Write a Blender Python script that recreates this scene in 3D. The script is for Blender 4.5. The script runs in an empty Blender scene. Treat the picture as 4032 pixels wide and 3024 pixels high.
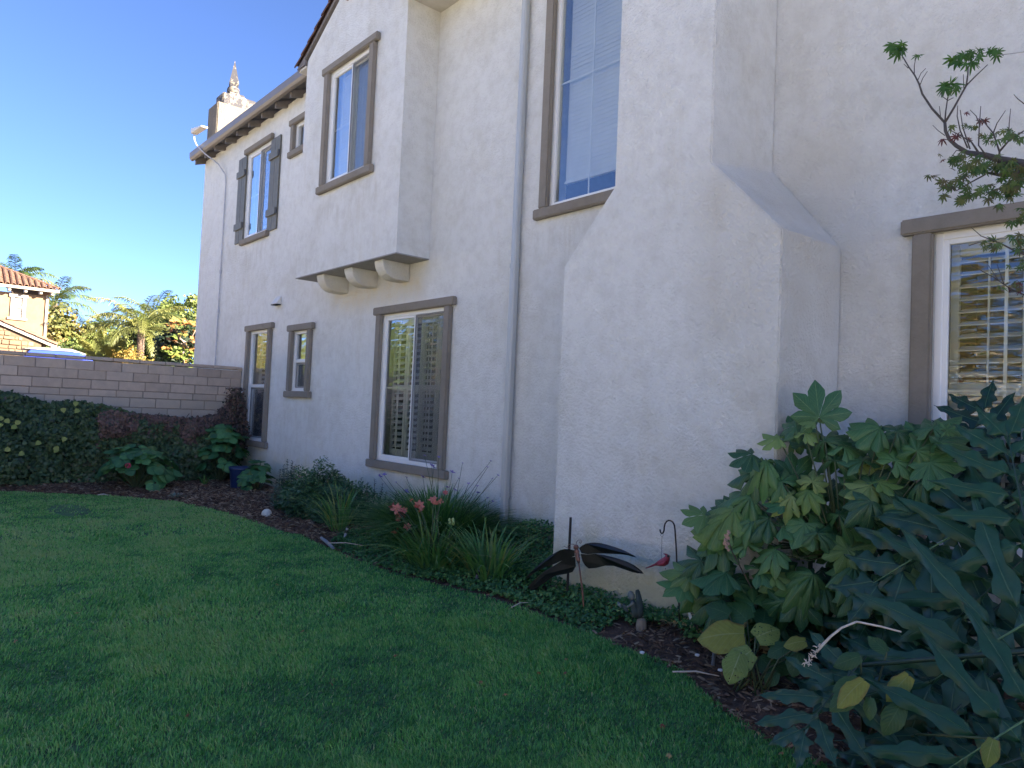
import bpy, bmesh, math, random
import numpy as np
from mathutils import Vector, Matrix
R_ = math.radians
rnd = random.Random(7)
rs = np.random.RandomState(11)
sc = bpy.context.scene
COL = sc.collection

# ------------------------------------------------------------------ camera
YAW, PITCH, ROLL, FPX, PW, PH = 0.8576384, 0.0363717, 0.0429863, 2850.0, 4032.0, 3024.0
CAM = np.array([0.0, 0.0, 1.5])
def cam_axes():
    cy, sy = math.cos(YAW), math.sin(YAW)
    f0 = np.array([-sy, cy, 0]); r0 = np.array([cy, sy, 0]); u0 = np.array([0, 0, 1.])
    f = f0*math.cos(PITCH)+u0*math.sin(PITCH); u = u0*math.cos(PITCH)-f0*math.sin(PITCH)
    r = r0*math.cos(ROLL)+u*math.sin(ROLL); u2 = u*math.cos(ROLL)-r0*math.sin(ROLL)
    return r, u2, f
AR, AU, AF = cam_axes()
cd = bpy.data.cameras.new('camera'); cam = bpy.data.objects.new('camera', cd); COL.objects.link(cam)
cd.sensor_width = 36; cd.lens = FPX*36/PW; cd.clip_start = .05; cd.clip_end = 3000
M3 = Matrix(((AR[0], AU[0], -AF[0]), (AR[1], AU[1], -AF[1]), (AR[2], AU[2], -AF[2])))
cam.matrix_world = Matrix.Translation(Vector(CAM)) @ M3.to_4x4()
sc.camera = cam

# ------------------------------------------------------------------ light
SUN_AZ, SUN_EL = 33.0, 24.0          # azimuth from +X towards +Y
world = bpy.data.worlds.new('World'); sc.world = world; world.use_nodes = True
wn = world.node_tree
sky = wn.nodes.new('ShaderNodeTexSky'); sky.sky_type = 'NISHITA'; sky.sun_disc = False
sky.sun_elevation = R_(SUN_EL); sky.sun_rotation = R_(90-SUN_AZ)
sky.air_density = .55; sky.dust_density = .5; sky.ozone_density = 5.0
bg = wn.nodes['Background']; bg.inputs[1].default_value = 0.05
tint = wn.nodes.new('ShaderNodeMix'); tint.data_type = 'RGBA'; tint.blend_type = 'MULTIPLY'; tint.inputs[0].default_value = 1; tint.inputs[7].default_value = (.96, .90, .98, 1)
wn.links.new(sky.outputs[0], tint.inputs[6]); wn.links.new(tint.outputs[2], bg.inputs[0])
sl = bpy.data.lights.new('sun', 'SUN'); sl.energy = 5.0; sl.angle = R_(.5); sl.color = (1, .86, .66)
sun = bpy.data.objects.new('sun', sl); COL.objects.link(sun)
sd = Vector((math.cos(R_(SUN_AZ))*math.cos(R_(SUN_EL)), math.sin(R_(SUN_AZ))*math.cos(R_(SUN_EL)), math.sin(R_(SUN_EL))))
sun.rotation_euler = sd.to_track_quat('Z', 'Y').to_euler(); sun.location = (20, 10, 30)
vs = sc.view_settings
vs.view_transform = 'Standard'; vs.look = 'None'; vs.gamma = 1; vs.use_curve_mapping = False
vs.exposure = 3.1
sc.cycles.max_bounces = 8; sc.cycles.transparent_max_bounces = 12; sc.cycles.glossy_bounces = 4

# ------------------------------------------------------------------ placing helpers: a photo pixel and a real plane give a 3D point
def ray(px, py):
    return AR*((px-PW/2)/FPX) + AU*(-(py-PH/2)/FPX) + AF
def onp(px, py, ax, val):
    r = ray(px, py); return CAM + r*((val-CAM[ax])/r[ax])
def atX(px, py, v): return onp(px, py, 0, v)
def atY(px, py, v): return onp(px, py, 1, v)
def atZ(px, py, v): return onp(px, py, 2, v)
def atD(px, py, d): return CAM + ray(px, py)*d
def zm(x, y, s, ox, oy): return (ox+x*s, oy+y*s)
def zJ(x, y): return zm(x, y, 1432/2212, 2600, 1400)
def zK(x, y): return zm(x, y, 1632/2212, 2400, 2200)
def zT(x, y): return zm(x, y, 632/1311, 3400, 100)
def zD(x, y): return zm(x, y, 800/2212, 2000, 2050)
def zQ(x, y): return zm(x, y, 400/1659, 0, 1040)

# ------------------------------------------------------------------ object helpers
def tag(o, label=None, cat=None, group=None, kind=None):
    if label: o['label'] = label
    if cat: o['category'] = cat
    if group: o['group'] = group
    if kind: o['kind'] = kind
    return o
def empty(name, loc=(0, 0, 0), label=None, cat=None, group=None, parent=None):
    o = bpy.data.objects.new(name, None); COL.objects.link(o); o.empty_display_size = .1
    o.location = loc
    if parent: o.parent = parent; 
    return tag(o, label, cat, group)
def obj(name, me, m=None, parent=None, loc=None, rot=None, smooth=False):
    """meshes are in world coordinates; parents sit at their base, so children are shifted back"""
    o = bpy.data.objects.new(name, me); COL.objects.link(o)
    if m is not None and not me.materials: me.materials.append(m)
    if loc is not None: o.location = loc
    if rot is not None: o.rotation_euler = rot
    if parent is not None: adopt(o, parent)
    if smooth: me.polygons.foreach_set('use_smooth', [True]*len(me.polygons))
    return o
def wloc(p):
    v = Vector((0, 0, 0))
    while p is not None: v = v + p.location; p = p.parent
    return v
def adopt(o, parent):
    o.parent = parent; o.location = o.location - wloc(parent)
class MB:
    def __init__(s): s.v = []; s.f = []
    def add(s, vs, fs):
        n = len(s.v); s.v += [tuple(map(float, v)) for v in vs]; s.f += [tuple(i+n for i in f) for f in fs]; return s
    def box(s, a, b):
        x0, y0, z0 = a; x1, y1, z1 = b
        s.add([(x0, y0, z0), (x1, y0, z0), (x1, y1, z0), (x0, y1, z0), (x0, y0, z1), (x1, y0, z1), (x1, y1, z1), (x0, y1, z1)],
              [(3, 2, 1, 0), (4, 5, 6, 7), (0, 1, 5, 4), (1, 2, 6, 5), (2, 3, 7, 6), (3, 0, 4, 7)]); return s
    def prism(s, poly, h):
        """poly: list of 3D points, h: extrusion vector"""
        n = len(poly); h = np.array(h, float); p = [np.array(q, float) for q in poly]
        s.add(p+[q+h for q in p], [tuple(range(n)), tuple(range(2*n-1, n-1, -1))]+[((i+1) % n, i, i+n, (i+1) % n+n) for i in range(n)]); return s
    def tube(s, pts, r, n=8, cap=True):
        pts = [np.array(p, float) for p in pts]; m = len(pts)
        rr = r if isinstance(r, (list, tuple)) else [r]*m
        base = len(s.v); up = None
        for i, p in enumerate(pts):
            t = pts[min(i+1, m-1)]-pts[max(i-1, 0)]; t = t/(np.linalg.norm(t)+1e-9)
            if up is None:
                up = np.cross(t, (0, 0, 1.)); 
                if np.linalg.norm(up) < .05: up = np.cross(t, (0, 1., 0))
            up = up-t*np.dot(up, t); up /= np.linalg.norm(up)+1e-9; w = np.cross(t, up)
            for k in range(n):
                a = 2*math.pi*k/n; q = p+(up*math.cos(a)+w*math.sin(a))*rr[i]; s.v.append(tuple(q))
        for i in range(m-1):
            for k in range(n):
                a = base+i*n+k; b = base+i*n+(k+1) % n; s.f.append((a, b, b+n, a+n))
        if cap:
            s.f.append(tuple(base+k for k in range(n))[::-1]); s.f.append(tuple(base+(m-1)*n+k for k in range(n)))
        return s
    def mesh(s, name='m', bevel=0, seg=1, smooth=False):
        me = bpy.data.meshes.new(name); me.from_pydata(s.v, [], s.f)
        bm = bmesh.new(); bm.from_mesh(me)
        bmesh.ops.recalc_face_normals(bm, faces=bm.faces)
        if bevel: bmesh.ops.bevel(bm, geom=[e for e in bm.edges if len(e.link_faces) == 2 and e.calc_face_angle(0) > .5], offset=bevel, segments=seg, affect='EDGES', clamp_overlap=True)
        bm.to_mesh(me); bm.free()
        if smooth: me.polygons.foreach_set('use_smooth', [True]*len(me.polygons))
        me.update(); return me
    def build(s, name, m, parent=None, bevel=0, seg=1, smooth=False, **k):
        return obj(name, s.mesh(name, bevel, seg, smooth), m, parent, **k)
def box(name, a, b, m, parent=None, bevel=0, seg=1): return MB().box(a, b).build(name, m, parent, bevel, seg)
def piece(name, me, parent, loc, rot=None, scl=None):
    o = bpy.data.objects.new(name, me); COL.objects.link(o); o.location = loc
    if rot is not None: o.rotation_euler = rot
    if scl is not None: o.scale = scl
    if parent is not None: adopt(o, parent)
    return o
def npmesh(name, V, F, attrs=None, smooth=False):
    """V (n,3); F (m,k) constant k"""
    V = np.asarray(V, np.float32); F = np.asarray(F, np.int32)
    me = bpy.data.meshes.new(name); me.vertices.add(len(V)); me.vertices.foreach_set('co', V.ravel())
    k = F.shape[1]; me.loops.add(F.size); me.loops.foreach_set('vertex_index', F.ravel())
    me.polygons.add(len(F)); me.polygons.foreach_set('loop_start', np.arange(0, F.size, k, dtype=np.int32))
    if smooth: me.polygons.foreach_set('use_smooth', np.ones(len(F), bool))
    for an, av in (attrs or {}).items():
        av = np.asarray(av, np.float32)
        if av.ndim == 1: a = me.attributes.new(an, 'FLOAT', 'POINT'); a.data.foreach_set('value', av)
        else: a = me.attributes.new(an, 'FLOAT_VECTOR', 'POINT'); a.data.foreach_set('vector', av.ravel())
    me.update(calc_edges=True); me.validate(); return me
def scatter(name, T, pos, rot, scl, tint=None):
    """T=(V,F,lu) template; pos Nx3, rot Nx3x3, scl N or Nx3"""
    V, F, lu = T; V = np.asarray(V, float); F = np.asarray(F, int); N = len(pos)
    scl = np.asarray(scl, float); scl = scl[:, None] if scl.ndim == 1 else scl
    P = np.einsum('nij,nkj->nki', rot, V[None]*scl[:, None, :]) + np.asarray(pos)[:, None, :]
    FF = (F[None]+(np.arange(N)*len(V))[:, None, None]).reshape(-1, F.shape[1])
    at = {'lu': np.tile(np.asarray(lu, float), (N, 1))}
    if tint is None: tint = rs.rand(N)
    at['tint'] = np.repeat(tint, len(V))
    return npmesh(name, P.reshape(-1, 3), FF, at)
def frames(n, t):
    """rows of unit normals n and approximate tips t -> matrices with columns (side, tip, normal)"""
    n = n/np.linalg.norm(n, axis=1, keepdims=True); t = t-n*(n*t).sum(1, keepdims=True)
    t = t/(np.linalg.norm(t, axis=1, keepdims=True)+1e-9); s = np.cross(t, n)
    return np.stack([s, t, n], axis=2)
def rdir(N): 
    v = rs.normal(size=(N, 3)); return v/np.linalg.norm(v, axis=1, keepdims=True)

# ------------------------------------------------------------------ materials
MATS = {}
def newmat(name):
    m = bpy.data.materials.new(name); m.use_nodes = True; nt = m.node_tree
    b = nt.nodes['Principled BSDF']; MATS[name] = m; return m, nt, b
def N(nt, t, **k):
    n = nt.nodes.new(t)
    for a, v in k.items(): setattr(n, a, v)
    return n
def lk(nt, a, b): nt.links.new(a, b)
def noise(nt, scale, detail=4, rough=.6, vec=None, dist=0):
    n = N(nt, 'ShaderNodeTexNoise'); n.inputs['Scale'].default_value = scale; n.inputs['Detail'].default_value = detail
    n.inputs['Roughness'].default_value = rough; n.inputs['Distortion'].default_value = dist
    if vec is not None: lk(nt, vec, n.inputs['Vector'])
    return n
def ramp(nt, fac, stops):
    r = N(nt, 'ShaderNodeValToRGB'); e = r.color_ramp.elements
    while len(e) < len(stops): e.new(.5)
    for i, (p, c) in enumerate(stops):
        e[i].position = p; e[i].color = (*c, 1) if len(c) == 3 else c
    lk(nt, fac, r.inputs[0]); return r
def mixc(nt, fac, a, b, mode='MIX'):
    m = N(nt, 'ShaderNodeMix', data_type='RGBA', blend_type=mode)
    for i, v in ((0, fac), (6, a), (7, b)):
        if hasattr(v, 'name') and hasattr(v, 'links'): lk(nt, v, m.inputs[i])
        else: m.inputs[i].default_value = (*v, 1) if isinstance(v, tuple) and len(v) == 3 else v
    return m.outputs[2]
def mth(nt, op, a, b=None, clamp=False):
    m = N(nt, 'ShaderNodeMath', operation=op, use_clamp=clamp)
    for i, v in ((0, a), (1, b)):
        if v is None: continue
        if hasattr(v, 'links'): lk(nt, v, m.inputs[i])
        else: m.inputs[i].default_value = v
    return m.outputs[0]
def bump(nt, b, h, strength=.3, dist=.01, prev=None):
    n = N(nt, 'ShaderNodeBump'); n.inputs['Strength'].default_value = strength; n.inputs['Distance'].default_value = dist
    lk(nt, h, n.inputs['Height'])
    if prev is not None: lk(nt, prev, n.inputs['Normal'])
    lk(nt, n.outputs[0], b.inputs['Normal']); return n.outputs[0]
def wpos(nt):
    g = N(nt, 'ShaderNodeNewGeometry'); return g.outputs['Position']
def simple(name, c, rough=.6, var=.12, scale=8, bmp=.15, bscale=60, metal=0, spec=.5, bdist=.004):
    m, nt, b = newmat(name); p = wpos(nt)
    n1 = noise(nt, scale, 5, .6, p); lo = tuple(x*(1-var) for x in c); hi = tuple(min(1, x*(1+var)) for x in c)
    r = ramp(nt, n1.outputs[0], [(.3, lo), (.7, hi)])
    lk(nt, r.outputs[0], b.inputs['Base Color']); b.inputs['Roughness'].default_value = rough
    b.inputs['Metallic'].default_value = metal; b.inputs['Specular IOR Level'].default_value = spec
    if bmp: bump(nt, b, noise(nt, bscale, 4, .6, p).outputs[0], bmp, bdist)
    return m
def stucco(name, c, dirty=True, stren=.95, var=.09, cs=1.0):
    m, nt, b = newmat(name); p = wpos(nt)
    sep = N(nt, 'ShaderNodeSeparateXYZ'); lk(nt, p, sep.inputs[0])
    big = noise(nt, .9*cs, 5, .65, p); mid = noise(nt, 7*cs, 5, .7, p); fine = noise(nt, 60*cs, 3, .6, p)
    col = ramp(nt, big.outputs[0], [(.32, (c[0]*(1-var), c[1]*(1-var*1.15), c[2]*(1-var*1.5))), (.5, c), (.68, tuple(min(.93, x*(1+var*.5)) for x in c))]).outputs[0]
    f2 = ramp(nt, mid.outputs[0], [(.30, (.86, .85, .83)), (.56, (1, 1, 1))]).outputs[0]
    col = mixc(nt, .8, col, f2, 'MULTIPLY')
    if dirty:
        # yellow-green damp stain along the foot of the wall, with an uneven edge
        mp = N(nt, 'ShaderNodeMapping'); mp.inputs['Scale'].default_value = (1, 1, .35); lk(nt, p, mp.inputs[0])
        ns = noise(nt, 2.2, 5, .7, mp.outputs[0])
        h = mth(nt, 'ADD', sep.outputs[2], mth(nt, 'MULTIPLY', ns.outputs[0], -.9))
        st = ramp(nt, h, [(.0, (1, 1, 1)), (.13, (0, 0, 0))])
        # map: h runs from about -.45 up; shift
        h2 = mth(nt, 'MULTIPLY_ADD', h, .8, True); h2.node.inputs[2].default_value = .18
        st = ramp(nt, h2, [(.05, (1, 1, 1)), (.34, (0, 0, 0))])
        col = mixc(nt, mth(nt, 'MULTIPLY', st.outputs[0], .8), col, (c[0]*.74, c[1]*.68, c[2]*.42))
        # faint rusty streaks and grime blotches
        mp2 = N(nt, 'ShaderNodeMapping'); mp2.inputs['Scale'].default_value = (3.2, 3.2, .5); lk(nt, p, mp2.inputs[0])
        sk = ramp(nt, noise(nt, 1.3, 6, .7, mp2.outputs[0]).outputs[0], [(.56, (0, 0, 0)), (.75, (1, 1, 1))])
        col = mixc(nt, mth(nt, 'MULTIPLY', sk.outputs[0], .3), col, (c[0]*.80, c[1]*.74, c[2]*.62))
        # tan bleed under the corbels and grime on the chimney shoulder
        def band(out, c0, h0, soft):
            d_ = mth(nt, 'ABSOLUTE', mth(nt, 'SUBTRACT', out, c0)); return mth(nt, 'MULTIPLY', mth(nt, 'SUBTRACT', h0, d_), 1/soft, True)
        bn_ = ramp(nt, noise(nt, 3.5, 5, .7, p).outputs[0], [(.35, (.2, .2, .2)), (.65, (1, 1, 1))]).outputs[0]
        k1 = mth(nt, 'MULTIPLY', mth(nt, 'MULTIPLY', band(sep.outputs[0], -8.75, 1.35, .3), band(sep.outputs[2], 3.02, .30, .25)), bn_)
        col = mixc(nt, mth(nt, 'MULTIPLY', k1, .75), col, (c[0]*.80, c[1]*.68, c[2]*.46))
        k2 = mth(nt, 'MULTIPLY', mth(nt, 'MULTIPLY', band(sep.outputs[0], -2.55, .55, .3), band(sep.outputs[2], 2.75, .95, .7)), bn_)
        col = mixc(nt, mth(nt, 'MULTIPLY', k2, .55), col, (c[0]*.66, c[1]*.60, c[2]*.50))
        for (xa, za) in ((-7.75, .62), (-11.0, 1.5), (-8.85, 4.38), (-13.2, 4.35), (-4.9, 3.42), (-1.0, .62)):
            k3 = mth(nt, 'MULTIPLY', mth(nt, 'MULTIPLY', band(sep.outputs[0], xa, 1.0 if xa > -11 else .6, .15), band(sep.outputs[2], za-.22, .26, .22)), ramp(nt, noise(nt, 2.6, 4, .7, mp2.outputs[0]).outputs[0], [(.45, (0, 0, 0)), (.65, (1, 1, 1))]).outputs[0])
            col = mixc(nt, mth(nt, 'MULTIPLY', k3, .4), col, (c[0]*.70, c[1]*.66, c[2]*.58))
        sp = ramp(nt, noise(nt, 24, 6, .8, p).outputs[0], [(.66, (0, 0, 0)), (.74, (1, 1, 1))])
        col = mixc(nt, mth(nt, 'MULTIPLY', sp.outputs[0], .35), col, (c[0]*.55, c[1]*.53, c[2]*.5))
    lk(nt, col, b.inputs['Base Color']); b.inputs['Roughness'].default_value = .92; b.inputs['Specular IOR Level'].default_value = .2
    # sprayed dash relief: lumps with flat tops plus fine sand
    v = N(nt, 'ShaderNodeTexVoronoi', feature='SMOOTH_F1'); v.inputs['Scale'].default_value = 55*cs
    d = noise(nt, 22*cs, 3, .6, p); vec = mixc(nt, .06, p, d.outputs[1]); lk(nt, vec, v.inputs['Vector'])
    lump = ramp(nt, noise(nt, 38*cs, 5, .68, p, 0).outputs[0], [(.39, (0, 0, 0)), (.64, (1, 1, 1))])
    hh = mth(nt, 'ADD', mth(nt, 'MULTIPLY', v.outputs[0], .6), lump.outputs[0])
    hh = mth(nt, 'ADD', hh, mth(nt, 'MULTIPLY', fine.outputs[0], .7))
    n1 = bump(nt, b, hh, stren, .008)
    bump(nt, b, noise(nt, 1.6, 3, .5, p).outputs[0], .25, .05, n1)
    return m
def leafmat(name, cols, gloss=.45, trans=.25, vein=None, veinw=.05, src='tint', bite=None, edge=None, spec=.4, sidev=1):
    m, nt, b = newmat(name)
    if src == 'tint':
        a = N(nt, 'ShaderNodeAttribute', attribute_name='tint'); fac = a.outputs['Fac']
    else:
        a = N(nt, 'ShaderNodeObjectInfo'); fac = a.outputs['Random']
    n = len(cols); r = ramp(nt, fac, [(i/max(1, n-1), c) for i, c in enumerate(cols)]); col = r.outputs[0]
    lu = N(nt, 'ShaderNodeAttribute', attribute_name='lu'); s = N(nt, 'ShaderNodeSeparateXYZ'); lk(nt, lu.outputs['Vector'], s.inputs[0])
    p = wpos(nt)
    ns = noise(nt, 25, 3, .6, p); col = mixc(nt, .5, col, ramp(nt, ns.outputs[0], [(.3, (.75, .78, .72)), (.7, (1.25, 1.2, 1.2))]).outputs[0], 'MULTIPLY')
    if vein:
        au = mth(nt, 'ABSOLUTE', s.outputs[0])
        v1 = ramp(nt, au, [(0, (1, 1, 1)), (veinw, (0, 0, 0))]).outputs[0]
        side = mth(nt, 'SINE', mth(nt, 'MULTIPLY', mth(nt, 'SUBTRACT', s.outputs[1], mth(nt, 'MULTIPLY', au, .35)), 48))
        v2 = ramp(nt, side, [(.9, (0, 0, 0)), (.99, (.35, .35, .35))]).outputs[0]
        vf = mth(nt, 'ADD', v1, v2, True) if sidev else v1
        col = mixc(nt, vf, col, vein)
        bump(nt, b, mth(nt, 'SUBTRACT', side, mth(nt, 'MULTIPLY', v1, 2.)), .22, .003) if sidev else bump(nt, b, mth(nt, 'SUBTRACT', noise(nt, 14, 3, .5, p).outputs[0], mth(nt, 'MULTIPLY', v1, .5)), .5, .015)
    if edge:
        e = ramp(nt, mth(nt, 'ABSOLUTE', s.outputs[0]), [(.72, (0, 0, 0)), (1, (1, 1, 1))]).outputs[0]
        e = mth(nt, 'MULTIPLY', e, ramp(nt, noise(nt, 18, 3, .6, p).outputs[0], [(.4, (0, 0, 0)), (.6, (1, 1, 1))]).outputs[0])
        col = mixc(nt, e, col, edge)
    lk(nt, col, b.inputs['Base Color']); b.inputs['Roughness'].default_value = gloss; b.inputs['Specular IOR Level'].default_value = spec
    out = nt.nodes['Material Output']
    if trans:
        t = N(nt, 'ShaderNodeBsdfTranslucent'); lk(nt, mixc(nt, 1, col, (1.15, 1.3, .7), 'MULTIPLY'), t.inputs[0])
        mx = N(nt, 'ShaderNodeMixShader'); mx.inputs[0].default_value = trans
        lk(nt, b.outputs[0], mx.inputs[1]); lk(nt, t.outputs[0], mx.inputs[2]); last = mx.outputs[0]
    else: last = b.outputs[0]
    if bite:
        vn = N(nt, 'ShaderNodeTexVoronoi'); vn.inputs['Scale'].default_value = bite[0]
        mp = N(nt, 'ShaderNodeMapping'); mp.inputs['Scale'].default_value = (1, 1, 1); lk(nt, p, mp.inputs[0]); lk(nt, mp.outputs[0], vn.inputs['Vector'])
        hole = ramp(nt, vn.outputs[0], [(bite[1]-.03, (1, 1, 1)), (bite[1], (0, 0, 0))]).outputs[0]
        tr = N(nt, 'ShaderNodeBsdfTransparent'); m2 = N(nt, 'ShaderNodeMixShader')
        lk(nt, hole, m2.inputs[0]); lk(nt, last, m2.inputs[1]); lk(nt, tr.outputs[0], m2.inputs[2]); last = m2.outputs[0]
    lk(nt, last, out.inputs[0]); return m
def glassmat(name, tint=(.86, .9, .88), wav=.0, refl=3.2):
    m, nt, b = newmat(name); nt.nodes.remove(b); out = nt.nodes['Material Output']
    fr = N(nt, 'ShaderNodeFresnel'); fr.inputs[0].default_value = 1.5
    f = mth(nt, 'MULTIPLY', fr.outputs[0], refl, True)
    t = N(nt, 'ShaderNodeBsdfTransparent'); t.inputs[0].default_value = (*tint, 1)
    g = N(nt, 'ShaderNodeBsdfGlossy'); g.inputs['Roughness'].default_value = .0; g.inputs[0].default_value = (.95, .97, 1, 1)
    p = wpos(nt); mp = N(nt, 'ShaderNodeMapping'); mp.inputs['Scale'].default_value = (1.2, 1, 5); lk(nt, p, mp.inputs[0])
    bn = N(nt, 'ShaderNodeBump'); bn.inputs['Strength'].default_value = 1; bn.inputs['Distance'].default_value = wav
    lk(nt, noise(nt, 3.0, 2, .5, mp.outputs[0]).outputs[0], bn.inputs['Height']); lk(nt, bn.outputs[0], g.inputs['Normal'])
    mx = N(nt, 'ShaderNodeMixShader'); lk(nt, f, mx.inputs[0]); lk(nt, t.outputs[0], mx.inputs[1]); lk(nt, g.outputs[0], mx.inputs[2])
    lk(nt, mx.outputs[0], out.inputs[0]); return m
def screenmat(name):
    m, nt, b = newmat(name); out = nt.nodes['Material Output']; b.inputs['Base Color'].default_value = (.10, .11, .12, 1); b.inputs['Roughness'].default_value = .6
    t = N(nt, 'ShaderNodeBsdfTransparent'); mx = N(nt, 'ShaderNodeMixShader'); mx.inputs[0].default_value = .36
    lk(nt, t.outputs[0], mx.inputs[1]); lk(nt, b.outputs[0], mx.inputs[2]); lk(nt, mx.outputs[0], out.inputs[0]); return m

STUC = (.835, .835, .80)
m_stucco = stucco('stucco', STUC)
m_trim = stucco('trim_stucco', (.265, .236, .198), dirty=False, stren=.35, cs=1.3)
m_shut = simple('shutter_paint', (.15, .145, .115), .6, .15, 14, .2, 40)
m_vinyl = simple('white_vinyl', (.80, .80, .78), .35, .03, 3, .02)
m_shutterw = simple('interior_shutter', (.74, .75, .73), .5, .04, 4, 0)
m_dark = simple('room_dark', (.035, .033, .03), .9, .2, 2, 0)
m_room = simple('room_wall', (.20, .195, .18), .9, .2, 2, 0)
m_curtain = simple('curtain', (.45, .47, .5), .9, .08, 12, .3, 20)
m_glass = glassmat('window_glass', wav=.006)
m_glassf = glassmat('window_glass_flat', wav=.0015, refl=3.4)
m_screen = screenmat('insect_screen')
m_gutter = simple('gutter_metal', (.20, .17, .14), .45, .06, 3, .03)
m_spout = simple('downspout_metal', (.46, .485, .49), .42, .05, 3, .05, 20)
m_wood = simple('eave_wood', (.18, .16, .15), .8, .18, 9, .3, 30)
m_tile = simple('clay_tile', (.15, .082, .056), .8, .35, 6, .35, 40)
m_tileD = simple('dark_clay_tile', (.15, .085, .075), .8, .35, 5, .35, 40)
m_soffit = stucco('soffit_stucco', (.6, .57, .52), dirty=False, stren=.25)
m_vent = simple('vent_paint', (.68, .66, .62), .5, .05)
m_shadowgap = simple('vent_shade_paint', (.02, .02, .02), .9)

# ------------------------------------------------------------------ ground
BX = np.array([-30, -13.0, -12.86, -11.95, -10.9, -9.58, -8.32, -7.7, -6.4, -5.42, -4.59, -4.06, -3.43, -2.77, -2.5, -2.22, -1.89, -1.4, 0, 1.2, 3.0])
BY = np.array([-9, -9, 1.30, 2.49, 3.24, 3.47, 3.55, 3.60, 3.56, 3.56, 3.70, 3.76, 3.70, 3.68, 3.62, 3.45, 3.27, 3.2, 3.1, 2.9, 2.9])
def yb(x): return np.interp(x, BX, BY)
_LAT = np.random.RandomState(3).uniform(-1, 1, (64, 64))
def vnoise(x, y, s, seed=0):
    """smooth lattice noise, two octaves, about -1..1"""
    x, y = np.broadcast_arrays(np.asarray(x, float), np.asarray(y, float)); out = 0
    for o, amp in ((1, .75), (2.3, .45)):
        a = x*s*o/2.2+seed*7.31+200; b = y*s*o/2.2+seed*3.17+200; i = np.floor(a).astype(int); j = np.floor(b).astype(int); u = a-i; v = b-j
        u = u*u*(3-2*u); v = v*v*(3-2*v); g = lambda p, q: _LAT[p % 64, q % 64]
        out = out+amp*(g(i, j)*(1-u)*(1-v)+g(i+1, j)*u*(1-v)+g(i, j+1)*(1-u)*v+g(i+1, j+1)*u*v)
    return out*1.25
def gz(x, y):
    x = np.asarray(x, float); y = np.asarray(y, float)
    lawn = .012*vnoise(x, y, 1.1, 1)
    d = np.clip((y-yb(x))/.45, 0, 1)
    bed = .055*d*d*(3-2*d)+.014*vnoise(x, y, 6, 3)*d
    return lawn+bed
def sheet(name, x0, x1, y0, y1, nx, ny, f, m, kind='structure'):
    X, Y = np.meshgrid(np.linspace(x0, x1, nx), np.linspace(y0, y1, ny)); Z = f(X, Y)
    V = np.stack([X, Y, Z], -1).reshape(-1, 3); i = np.arange(nx*ny).reshape(ny, nx)
    F = np.stack([i[:-1, :-1], i[:-1, 1:], i[1:, 1:], i[1:, :-1]], -1).reshape(-1, 4)
    o = obj(name, npmesh(name, V, F, smooth=True), m); tag(o, kind=kind); return o
m_far = simple('far_ground', (.16, .14, .09), .95, .4, .4, .3, 8, bdist=.05)
m_soil = simple('lawn_soil', (.06, .14, .05), .95, .5, 5, .6, 30, bdist=.02)
m_mulch = simple('mulch_soil', (.085, .048, .030), .95, .5, 14, .8, 45, bdist=.02)
g = MB().add([(-1500, -1500, -.12), (1500, -1500, -.12), (1500, 1500, -.12), (-1500, 1500, -.12)], [(0, 1, 2, 3)]).build('ground', m_far); tag(g, kind='structure')
sheet('lawn', -13.2, 4, -3.7, 3.9, 160, 110, lambda x, y: np.where(y > yb(x)+.03, -.1, gz(x, y)), m_soil)
sheet('mulch_bed', -13.5, 4, -1.5, 5.05, 240, 170, lambda x, y: np.where(y < yb(x)-.03, -.1, gz(x, y)+.004), m_mulch)

m_bounce = simple('bounce_slab_pale', (.68, .64, .58), .9, .08, 2, .2, 30)
MB().box((-60, -11.9, -.10), (30, -3.7, .004)).build('bounce_slab', m_bounce); tag(bpy.data.objects['bounce_slab'], kind='structure')  # unseen pale slab, added to bounce sunlight up onto the house wall
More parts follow.
